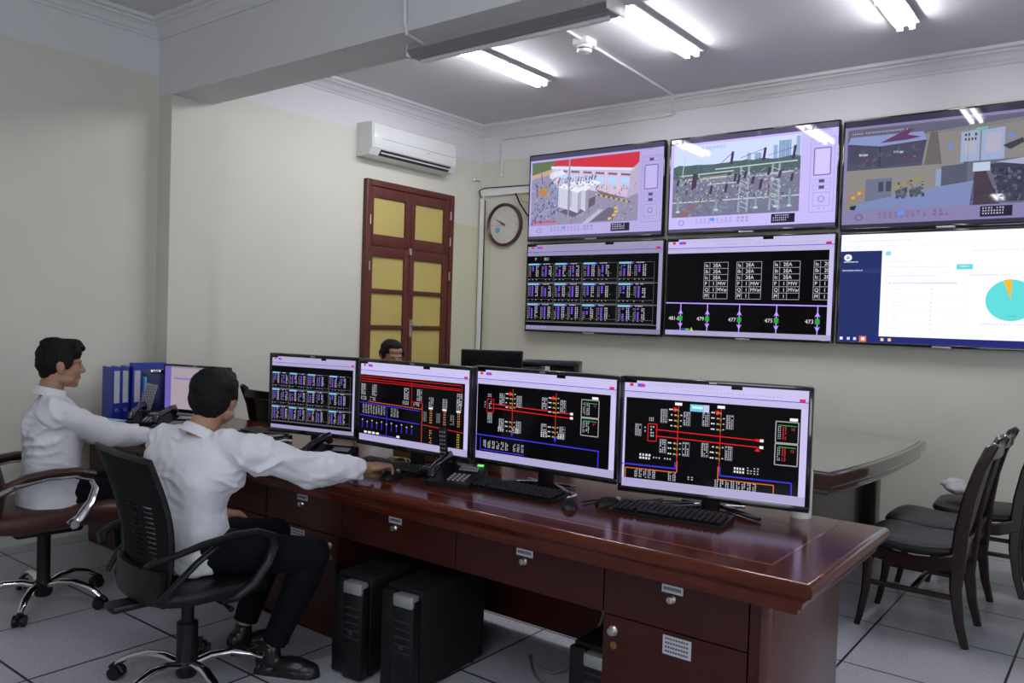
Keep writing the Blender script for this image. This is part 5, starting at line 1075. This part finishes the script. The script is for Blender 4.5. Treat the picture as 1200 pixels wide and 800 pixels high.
def mesh_chair(label, loc, rz):
    t = thing('office_chair', label, 'chair', loc, rz)
    star_base(t, 0.30, 'chrome', rot=0.35)
    MB().cyl((0, 0, 0.11), (0, 0, 0.27), 0.040, seg=20).build('column_cover', M['black'], t); MB().cyl((0, 0, 0.26), (0, 0, 0.40), 0.024, seg=14).build('gas_column', M['matte'], t)
    w = MB(); w.box((0, -0.02, 0.395), (0.16, 0.24, 0.045), 0.012); w.tube([(0.08, 0.04, 0.39), (0.20, 0.05, 0.385), (0.25, 0.05, 0.38)], [0.006, 0.006, 0.012], 8); w.build('tilt_mechanism', M['black'], t)
    w = MB(); rs = []
    for sc, z in ((0.90, 0.412), (0.98, 0.420), (1.0, 0.436), (1.0, 0.452), (0.975, 0.466), (0.90, 0.474), (0.6, 0.478)):
        ring = []
        for k in range(40):
            a = 2 * PI * k / 40; c_, s_ = math.cos(a), math.sin(a); r = (abs(c_) ** 4 + abs(s_) ** 4) ** (-1 / 4)
            x, y = c_ * r * 0.25 * sc, s_ * r * 0.24 * sc + 0.03; ring.append((x, y, z - 0.02 * max(0, (y - 0.14) / 0.13) ** 2 + 0.008 * (x / 0.25) ** 2))
        rs.append(ring)
    w.rings(rs); w.build('seat_cushion', M['leather'], t)
    # backrest surface
    def back(u, v): # u -1..1, v 0..1
        hw = 0.185 + 0.045 * math.sin(min(1, v * 1.3) * PI / 2) + 0.01 * v; z = 0.44 + 0.56 * v
        y = -0.205 - 0.085 * max(0.0, v) ** 1.3 + 0.035 * math.sin(v * PI) - 0.045 * (1 - u * u) * (0.4 + 0.6 * math.sin(v * PI)) + 0.03
        return Vector((u * hw, y, z - 0.015 * (1 - abs(u)) * 0 ))
    NU, NV = 48, 84; bm = bmesh.new(); G = [[bm.verts.new(back(-1 + 2 * i / NU, j / NV)) for i in range(NU + 1)] for j in range(NV + 1)]
    for j in range(NV):
        v = (j + 0.5) / NV
        for i in range(NU):
            u = -1 + 2 * (i + 0.5) / NU
            if 0.26 < v < 0.66 and abs(u) < 0.80 and j % 3 == 0 and (i % 8) > 1 and abs(u - 0.15) < 0.55 + 0.1 * v: continue
            bm.faces.new((G[j][i], G[j][i + 1], G[j + 1][i + 1], G[j + 1][i]))
    me = bpy.data.meshes.new('back_mesh'); bmesh.ops.delete(bm, geom=[v for v in bm.verts if not v.link_faces], context='VERTS'); bm.to_mesh(me); bm.free()
    o = link_mesh('back_mesh', me, M['mesh'], t); sd = o.modifiers.new('thickness', 'SOLIDIFY'); sd.thickness = 0.003
    per = [back(-1, k / 14) for k in range(15)] + [back(-1 + 2 * k / 10, 1) for k in range(1, 11)] + [back(1, 1 - k / 14) for k in range(1, 15)] + [back(1 - 2 * k / 10, 0) for k in range(1, 11)]
    rs = []; n = len(per)
    for k in range(n):
        p, q = per[k - 1], per[(k + 1) % n]; tt = (q - p).normalized(); nn = Vector((0, 1, 0.2)).normalized(); ss = tt.cross(nn).normalized()
        rs.append([per[k] + ss * 0.014 * math.cos(a) + nn * 0.009 * math.sin(a) for a in [m * PI / 4 for m in range(8)]])
    rs.append(rs[0]); w = MB(); w.rings(rs, caps=False); w.build('back_frame', M['black'], t)
    w = MB(); rs = []
    for j in range(9):
        v = -0.02 + 0.24 * j / 8; ring = []
        for (sg, off) in ((1, -0.012), (-1, -0.034)):
            us = [-0.98 + 1.96 * k / 12 for k in range(13)]; us = us if sg > 0 else us[::-1]
            for u in us: p = back(u * (0.9 if j in (0, 8) else 1), v); ring.append(p + Vector((0, off + 0.006 * (u * u), 0)))
        rs.append(ring)
    w.rings(rs); w.build('lumbar_shell', M['black'], t)
    MB().box((0, -0.20, 0.40), (0.09, 0.20, 0.03), 0.01).build('back_bracket', M['black'], t)
    for s in (-1, 1):
        x = s * 0.275
        pts = [(s * 0.20, -0.245, 0.60), (s * 0.245, -0.24, 0.625), (x, -0.18, 0.645), (x, -0.08, 0.668), (x, 0.04, 0.682), (x, 0.13, 0.680), (x, 0.19, 0.655), (x, 0.205, 0.61), (x, 0.185, 0.55), (s * 0.268, 0.13, 0.47), (s * 0.25, 0.07, 0.425), (s * 0.2, 0.04, 0.405)]
        MB().tube(pts, [0.016, 0.018, 0.020, 0.023, 0.025, 0.025, 0.023, 0.021, 0.020, 0.019, 0.018, 0.016], 12, flat=0.62).build('armrest', M['black'], t)
        pts = [(s * 0.272, -0.02, 0.655), (s * 0.272, -0.10, 0.60), (s * 0.262, -0.17, 0.53), (s * 0.235, -0.215, 0.47)]
        MB().tube(pts, [0.014, 0.016, 0.016, 0.014], 10, flat=0.7).build('arm_brace', M['black'], t)
    return t
mesh_chair('black mesh-back office chair with chrome base, seat taken by the nearer man', (-2.89, 1.74, 0), -0.10).scale = (1, 1, 0.94)

def exec_chair(label, loc, rz):
    t = thing('executive_chair', label, 'chair', loc, rz)
    star_base(t, 0.30, 'chrome', rot=0.9)
    MB().cyl((0, 0, 0.11), (0, 0, 0.38), 0.030, seg=18).build('gas_column', M['matte'], t); MB().box((0, 0, 0.385), (0.2, 0.3, 0.05), 0.015).build('tilt_mechanism', M['matte'], t)
    w = MB(); rs = []
    for y, z, th, hw in ((-0.27, 0.47, 0.05, 0.22), (-0.25, 0.465, 0.11, 0.25), (-0.15, 0.46, 0.13, 0.26), (0.0, 0.465, 0.13, 0.265), (0.15, 0.47, 0.13, 0.265), (0.25, 0.462, 0.13, 0.26), (0.305, 0.44, 0.10, 0.25), (0.325, 0.42, 0.05, 0.23)):
        rs.append([(hw * math.copysign(abs(math.cos(a)) ** 0.5, math.cos(a)), y, z + th / 2 * math.copysign(abs(math.sin(a)) ** 0.6, math.sin(a))) for a in [k * 2 * PI / 28 for k in range(28)]])
    w.rings(rs); w.build('seat_cushion', M['brown'], t)
    w = MB(); rs = []
    for z, y, th, hw in ((0.46, -0.27, 0.06, 0.22), (0.52, -0.28, 0.12, 0.25), (0.62, -0.27, 0.14, 0.265), (0.74, -0.30, 0.13, 0.27), (0.86, -0.34, 0.12, 0.265), (0.98, -0.39, 0.11, 0.25), (1.06, -0.425, 0.09, 0.22), (1.09, -0.44, 0.04, 0.18)):
        rs.append([(hw * math.copysign(abs(math.cos(a)) ** 0.5, math.cos(a)), y + th / 2 * math.copysign(abs(math.sin(a)) ** 0.6, math.sin(a)), z) for a in [k * 2 * PI / 28 for k in range(28)]])
    w.rings(rs); w.build('backrest', M['brown'], t)
    for s in (-1, 1):
        x = s * 0.30
        pts = [(s * 0.28, -0.30, 0.60), (x, -0.27, 0.625), (x, -0.20, 0.655), (x, -0.08, 0.675), (x, 0.04, 0.675), (x, 0.115, 0.655), (x, 0.135, 0.61), (x, 0.115, 0.545), (x, 0.065, 0.475), (x, 0.02, 0.445)]
        MB().tube(pts, [0.026, 0.030, 0.028, 0.024, 0.024, 0.024, 0.024, 0.024, 0.026, 0.028], 12, flat=0.55).build('armrest_frame', M['chrome'], t)
        MB().tube([(x, -0.24, 0.662), (x, -0.16, 0.690), (x, -0.05, 0.702), (x, 0.06, 0.698), (x, 0.13, 0.678)], [0.020, 0.030, 0.032, 0.032, 0.022], 12, flat=0.5).build('armrest_pad', M['brown'], t)
        MB().cyl((x, 0.035, 0.455), (x + s * 0.035, 0.035, 0.455), 0.020, seg=18).build('arm_bolt', M['chrome'], t)
    return t
exec_chair('brown leather executive chair with chrome arms at the left edge', (-4.21, 1.76, 0), -0.12)

# ---------------------------------------------------------------- people
def cone(w, p0, r0, p1, r1, seg=16):
    p0, p1 = Vector(p0), Vector(p1); w.tube([p0, p1], [r0, r1], seg); w.ell(p0, (r0,) * 3, u=seg, v=10); w.ell(p1, (r1,) * 3, u=seg, v=10)
def loft(w, rs, seg=24):
    """rs: (centre, rx, ry, xdir)"""
    out = []
    for i, (c, rx, ry, xd) in enumerate(rs):
        a = Vector(rs[max(i - 1, 0)][0]); b = Vector(rs[min(i + 1, len(rs) - 1)][0]); tt = (b - a).normalized(); x = Vector(xd); x = (x - tt * x.dot(tt)).normalized(); y = tt.cross(x)
        out.append([Vector(c) + x * rx * math.copysign(abs(math.cos(q)) ** 0.85, math.cos(q)) + y * ry * math.copysign(abs(math.sin(q)) ** 0.85, math.sin(q)) for q in [k * 2 * PI / seg for k in range(seg)]])
    w.rings(out)
def head_frame(c, yaw, pitch, roll=0.0):
    R = Matrix.Rotation(-yaw, 3, 'Z') @ Matrix.Rotation(pitch, 3, 'X') @ Matrix.Rotation(roll, 3, 'Y')
    return lambda p: Vector(c) + R @ Vector(p), R
def add_head(w, H, R):
    e = lambda c, r, rot=None: w.ell(H(c), r, R if rot is None else R @ rot)
    e((0, -0.012, 0.022), (0.074, 0.093, 0.082)); e((0, 0.030, -0.035), (0.060, 0.060, 0.072)); e((0, 0.045, -0.075), (0.044, 0.042, 0.036)); e((0, 0.066, -0.096), (0.022, 0.018, 0.016))
    e((0, 0.068, 0.022), (0.050, 0.020, 0.018)); e((0, 0.05, 0.06), (0.052, 0.035, 0.03))
    cone(w, H((0, 0.082, 0.010)), 0.009, H((0, 0.101, -0.026)), 0.0125, 10); e((0, 0.094, -0.031), (0.017, 0.011, 0.009))
    for s in (-1, 1):
        e((s * 0.036, 0.058, -0.025), (0.024, 0.022, 0.026)); e((s * 0.050, 0.02, -0.072), (0.014, 0.035, 0.018))
        e((s * 0.076, -0.008, -0.008), (0.008, 0.020, 0.032), Matrix.Rotation(0.15, 3, 'X') @ Matrix.Rotation(-s * 0.25, 3, 'Z'))
        e((s * 0.030, 0.071, 0.002), (0.013, 0.010, 0.007))
    e((0, 0.084, -0.056), (0.021, 0.010, 0.0065)); e((0, 0.081, -0.068), (0.018, 0.010, 0.007))
def add_hand(w, wrist, f, up, side, curl=0.5, spread=1.0):
    wrist, f, up = Vector(wrist), Vector(f).normalized(), Vector(up); up = (up - f * up.dot(f)).normalized(); r = f.cross(up)
    R = Matrix((r, f, up)).transposed()
    cone(w, wrist - f * 0.02, 0.027, wrist + f * 0.02, 0.026, 14)
    w.ell(wrist + f * 0.052, (0.043, 0.053, 0.020), R); w.ell(wrist + f * 0.035 - up * 0.004 + r * (-side) * 0.018, (0.022, 0.034, 0.016), R)
    for k, (x, L) in enumerate(((-0.029, 0.85), (-0.010, 1.0), (0.010, 1.04), (0.029, 0.92)) if side < 0 else ((-0.029, 0.92), (-0.010, 1.04), (0.010, 1.0), (0.029, 0.85))):
        x_ = x * spread; d0 = (f + r * x * 3 * spread).normalized(); p = wrist + f * 0.085 + r * x_
        a = 0.12 + curl * 0.35; p1 = p + (d0 * math.cos(a) + up * math.sin(0.10) - up * curl * 0.1) * 0.036 * L
        a2 = curl * 1.1; p2 = p1 + (d0 * math.cos(a2) - up * math.sin(a2)) * 0.026 * L
        a3 = curl * 1.7; p3 = p2 + (d0 * math.cos(a3) - up * math.sin(a3)) * 0.018 * L
        cone(w, p - f * 0.012, 0.0100, p1, 0.0090, 10); cone(w, p1, 0.0088, p2, 0.0080, 10); cone(w, p2, 0.0080, p3, 0.0068, 10)
    b = wrist + f * 0.028 - r * side * 0.030; q1 = b + (f * 0.7 - r * side * 0.55 - up * 0.25) * 0.040; q2 = q1 + (f * 0.95 - r * side * 0.1 - up * 0.35) * 0.030
    cone(w, b, 0.0140, q1, 0.0110, 10); cone(w, q1, 0.0105, q2, 0.0085, 10)

def hair_mesh(H, R, style):
    w = MB(); e = lambda c, r: w.ell(H(c), r, R, 28, 18)
    if style == 'round':      # full, rounded hair seen from behind
        e((0, -0.016, 0.040), (0.088, 0.104, 0.078)); e((0, -0.045, 0.000), (0.082, 0.070, 0.082)); e((0, -0.060, -0.045), (0.056, 0.036, 0.040)); e((0, 0.040, 0.075), (0.060, 0.050, 0.036))
        for s in (-1, 1): e((s * 0.074, 0.000, 0.015), (0.014, 0.034, 0.042))
    elif style == 'quiff':    # short sides, taller swept top
        e((0, -0.014, 0.050), (0.079, 0.099, 0.068)); e((0, -0.045, 0.010), (0.077, 0.066, 0.078)); e((0, -0.06, -0.045), (0.050, 0.032, 0.034)); e((0, 0.046, 0.090), (0.050, 0.052, 0.030)); e((0, -0.02, 0.100), (0.062, 0.078, 0.030)); e((0, 0.078, 0.086), (0.036, 0.022, 0.020)); e((0, 0.03, 0.105), (0.052, 0.058, 0.024))
        for s in (-1, 1): e((s * 0.056, 0.052, 0.066), (0.022, 0.030, 0.026))
        for s in (-1, 1): e((s * 0.068, 0.004, 0.026), (0.014, 0.046, 0.042)); e((s * 0.071, 0.022, 0.002), (0.007, 0.010, 0.022))
    else:
        e((0, -0.018, 0.050), (0.080, 0.096, 0.066)); e((0, -0.045, 0.005), (0.078, 0.066, 0.080)); e((0, -0.055, -0.045), (0.050, 0.035, 0.030)); e((0, 0.030, 0.088), (0.052, 0.046, 0.026))
        for s in (-1, 1): e((s * 0.070, 0.0, 0.022), (0.014, 0.040, 0.038))
    return remeshed(w, 0.004, 2, lambda c: 0.004 * noise.noise(c * 30) + 0.0025 * noise.noise(Vector((c.x * 170, c.y * 170, c.z * 60))))

def folds(amp, f=9.0, dirv=(0.4, 0.2, 1.0), seed=0.0):
    d = Vector(dirv).normalized()
    def fn(c):
        s = c + Vector((seed, seed * 2, 0)); w1 = noise.noise(s * 3.2) * 2.4 + noise.noise(s * 8.0) * 0.7; w2 = noise.noise(s * 3.2 + Vector((7, 3, 1))) * 2.0
        n1 = noise.noise(Vector((s.dot(d) * f * 1.7 + w1, s.x * f * 0.5 + w2, s.y * f * 0.5)))
        n3 = noise.noise(Vector((s.dot(d) * f * 3.4 - w1, s.x * f * 1.1, s.y * f * 1.1 + w2)))
        gate = max(0.0, min(1.0, 0.55 + 1.8 * noise.noise(s * 4.5 + Vector((2, 9, 4)))))
        return amp * gate * ((1 - min(1.0, abs(n1) * 3.0)) ** 1.5 * 0.8 + (1 - min(1.0, abs(n3) * 3.0)) ** 1.5 * 0.35) + amp * 0.15 * noise.noise(s * 20)
    return fn

def person(label, J, hair, voxel=0.005, lower=True, wr=None):
    t = thing('person', label, 'person', (0, 0, 0)); V = {k: Vector(v) for k, v in J.items() if isinstance(v, tuple)}
    H, R = head_frame(J['head'], J['yaw'], J['pitch'], J.get('roll', 0))
    xd = (V['shR'] - V['shL']).normalized(); hx = (V['hipR'] - V['hipL']).normalized()
    shc = (V['shR'] + V['shL']) / 2; hipc = (V['hipR'] + V['hipL']) / 2; mid = (shc * 0.45 + hipc * 0.55) + V['bow']; low = shc * 0.18 + hipc * 0.82 + V['bow'] * 0.5; chest = shc * 0.75 + hipc * 0.25 + V['bow'] * 0.9
    sw = (V['shR'] - V['shL']).length / 2
    def torso(w, g):
        loft(w, [(hipc + Vector((0, 0, -0.07)), 0.150 + g, 0.105 + g, hx), (hipc, 0.168 + g, 0.118 + g, hx), (low, 0.156 + g * 1.6, 0.110 + g * 1.4, hx), (mid, 0.154 + g * 1.8, 0.106 + g * 1.4, xd), (chest, 0.176 + g, 0.118 + g, xd), (shc + Vector((0, 0, -0.035)), 0.178 + g, 0.100 + g, xd), (shc + Vector((0, 0, 0.020)), 0.125, 0.075 + g, xd), (shc + Vector((0, 0, 0.045)), 0.082, 0.062, xd)])
        for s in ('R', 'L'): cone(w, shc + (V['sh' + s] - shc) * 0.45 + Vector((0, 0, 0.004)), 0.060 + g * 0.5, V['sh' + s], 0.050 + g, 18)
    def arm(w, s, g, cuff):
        cone(w, V['sh' + s], 0.050 + g * 0.9, V['el' + s], 0.040 + g, 18)
        a = V['el' + s]; b = V['wr' + s]; b2 = b if not cuff else a + (b - a) * cuff
        w.ell(a, (0.041 + g,) * 3); w.tube([a, a + (b2 - a) * 0.35, b2], [0.040 + g, 0.041 + g, 0.027 + g * (0.75 if cuff else 1)], 18)
        if not cuff: w.ell(b2, (0.027 + g,) * 3)
    def leg(w, s, g, cut):
        cone(w, V['hip' + s] + (V['knee' + s] - V['hip' + s]) * 0.1, 0.082 + g, V['knee' + s], 0.054 + g, 18)
        a = V['knee' + s]; b = V['ank' + s]; b2 = a + (b - a) * cut
        w.tube([a, a + (b2 - a) * 0.35, b2], [0.052 + g, 0.054 + g, 0.036 + g * 1.2], 18); w.ell(a, (0.053 + g,) * 3)
    w = MB(); add_head(w, H, R); nb = V['neck']
    cone(w, H((0, -0.022, -0.050)), 0.052, nb, 0.056, 18); torso(w, -0.008)
    for s in ('R', 'L'):
        arm(w, s, -0.004, 0)
        if lower: leg(w, s, -0.006, 1.0)
    for s, sd in (('R', 1), ('L', -1)):
        if 'hf' + s in J: add_hand(w, V['wr' + s], V['hf' + s], V.get('hu' + s, Vector((0, 0, 1))), sd, J.get('curl' + s, 0.5))
    body = link_mesh('body', remeshed(w, 0.004, 2), M['skin'], t)
    link_mesh('hair', hair_mesh(H, R, hair), M['hair'], t)
    for s in (-1, 1):
        MB().ell(H((s * 0.030, 0.0755, 0.001)), (0.009, 0.004, 0.0030), R).build('eye', M['gloss'], t)
        MB().box(H((s * 0.031, 0.0845, 0.020)), (0.028, 0.004, 0.004), 0.0015, R @ Matrix.Rotation(s * 0.10, 3, 'Y')).build('eyebrow', M['hair'], t)
    MB().ell(H((0, 0.0895, -0.0615)), (0.019, 0.0035, 0.0022), R).build('lips', MAT('lips', (0.24, 0.08, 0.06), 0.45), t)
    # shirt
    w = MB(); torso(w, 0.012)
    if lower and not J.get('tuck'): loft(w, [(hipc + Vector((0, 0, -0.085)), 0.185, 0.150, hx), (hipc + Vector((0, 0, 0.0)), 0.192, 0.146, hx), (hipc + Vector((0, 0, 0.09)), 0.176, 0.130, hx)])
    for s in ('R', 'L'): arm(w, s, 0.018, 0.89)
    sh = link_mesh('shirt', remeshed(w, 0.006, 9, folds(0.024, 8.5, wr or (0.5, 0.1, 1.0)), 3), M['shirt'], t)
    # collar: an open band round the neck
    nd = (H((0, -0.02, -0.05)) - nb).normalized(); rs = []
    nx = Vector((1, 0, 0)); nx = (nx - nd * nx.dot(nd)).normalized(); ny = nd.cross(nx)
    w = MB()
    for (r, z) in ((0.080, -0.045), (0.074, -0.030), (0.067, -0.008), (0.064, -0.004), (0.060, -0.008), (0.062, -0.040)): rs.append([nb + nd * (z + 0.012) + nx * r * math.cos(a) + ny * r * math.sin(a) for a in [k * 2 * PI / 28 for k in range(28)]])
    w.rings(rs, caps=False); w.build('collar', M['shirt'], sh)
    if lower:
        w = MB(); loft(w, [(hipc + Vector((0, 0, -0.075)), 0.155, 0.112, hx), (hipc + Vector((0, 0, -0.01)), 0.178, 0.128, hx), (hipc + Vector((0, 0, 0.06)), 0.185 if J.get('tuck') else 0.165, 0.135 if J.get('tuck') else 0.115, hx)])
        for s in ('R', 'L'): leg(w, s, 0.012, 0.93)
        link_mesh('trousers', remeshed(w, 0.008, 3, folds(0.004, 6.0)), M['trou'], t)
        for s in ('R', 'L'):
            a = V['ank' + s]; f = Vector((V['toe' + s].x - a.x, V['toe' + s].y - a.y, 0)).normalized(); r = Vector((f.y, -f.x, 0)); R2 = Matrix((r, f, Vector((0, 0, 1)))).transposed(); g = Vector((a.x, a.y, 0))
            w = MB(); w.ell(g - f * 0.015 + Vector((0, 0, 0.052)), (0.038, 0.055, 0.048), R2); w.ell(g + f * 0.09 + Vector((0, 0, 0.040)), (0.044, 0.085, 0.034), R2); w.ell(g + f * 0.14 + Vector((0, 0, 0.034)), (0.042, 0.065, 0.026), R2); cone(w, g + Vector((0, 0, 0.06)), 0.040, g + Vector((0, 0, 0.095)), 0.038)
            out = [( -0.036, -0.06), (0.036, -0.06), (0.040, 0.05), (0.046, 0.12), (0.036, 0.19), (0.0, 0.212), (-0.036, 0.19), (-0.046, 0.12), (-0.040, 0.05)]
            w.prism(out, 0.024, g, R2)
            link_mesh('shoe', remeshed(w, 0.005, 1), M['shoe'], t)
    return t

# the man on the mesh chair, reaching for the mouse
person('man in a white shirt seen from behind, right hand on a mouse', dict(
    tuck=1, head=(-2.875, 1.83, 1.128), yaw=-0.50, pitch=-0.05, neck=(-2.87, 1.77, 1.005),
    shR=(-2.665, 1.84, 0.94), shL=(-3.045, 1.725, 0.945), elR=(-2.615, 2.08, 0.845), wrR=(-2.575, 2.355, 0.820), elL=(-3.16, 1.86, 0.70), wrL=(-3.12, 1.98, 0.60),
    hipR=(-2.83, 1.78, 0.535), hipL=(-3.01, 1.75, 0.535), bow=(-0.03, -0.045, 0.0), kneeR=(-2.60, 2.11, 0.50), kneeL=(-2.97, 2.20, 0.50), ankR=(-2.75, 2.03, 0.10), ankL=(-3.02, 2.08, 0.10), toeR=(-2.62, 2.10, 0.0), toeL=(-2.97, 2.25, 0.0),
    hfR=(0.06, 1, 0.02), huR=(0, 0.05, 1), curlR=0.95, hfL=(0.45, 0.9, -0.1), curlL=0.6), 'round', wr=(0.7, 0.1, 0.8))
# the man in profile at the left
person('man in a white shirt seen in profile, forearm on a notebook', dict(
    head=(-4.19, 1.815, 1.18), yaw=0.30, pitch=-0.06, neck=(-4.20, 1.775, 1.058),
    shR=(-4.00, 1.715, 0.965), shL=(-4.34, 1.83, 0.975), elR=(-4.01, 1.97, 0.835), wrR=(-4.08, 2.22, 0.805), elL=(-4.36, 2.06, 0.80), wrL=(-4.28, 2.29, 0.795),
    hipR=(-4.08, 1.73, 0.555), hipL=(-4.25, 1.80, 0.555), bow=(0.02, -0.005, 0.0), kneeR=(-4.07, 2.12, 0.53), kneeL=(-4.33, 2.20, 0.52), ankR=(-4.05, 2.15, 0.10), ankL=(-4.28, 2.22, 0.10), toeR=(-4.0, 2.30, 0.0), toeL=(-4.23, 2.37, 0.0),
    hfR=(-0.12, 1, -0.05), curlR=0.35, hfL=(0.3, 0.9, -0.05), curlL=0.35), 'quiff', wr=(0.2, 0.2, 1.0))
# the man at the back, only the head above the monitors
person('man with short dark hair looking down, behind the second front monitor', dict(
    head=(-4.27, 4.13, 1.18), yaw=1.95, pitch=-0.30, neck=(-4.27, 4.13, 1.06),
    shR=(-4.30, 3.94, 0.98), shL=(-4.30, 4.32, 0.98), elR=(-4.20, 3.93, 0.74), wrR=(-3.98, 4.02, 0.80), elL=(-4.20, 4.35, 0.74), wrL=(-3.98, 4.26, 0.80),
    hipR=(-4.38, 4.04, 0.53), hipL=(-4.38, 4.22, 0.53), bow=(-0.03, 0, 0), kneeR=(-3.95, 4.03, 0.52), kneeL=(-3.95, 4.23, 0.52), ankR=(-3.97, 4.03, 0.1), ankL=(-3.97, 4.23, 0.1), toeR=(-3.8, 4.03, 0), toeL=(-3.8, 4.23, 0),
    hfR=(1, 0.1, -0.05), hfL=(1, -0.1, -0.05)), 'short')
# his seat, hidden by the monitors but carrying him
dup(c0, (-4.42, 4.13, 0), -PI / 2, 'wooden chair under the man at the back, behind the monitors')
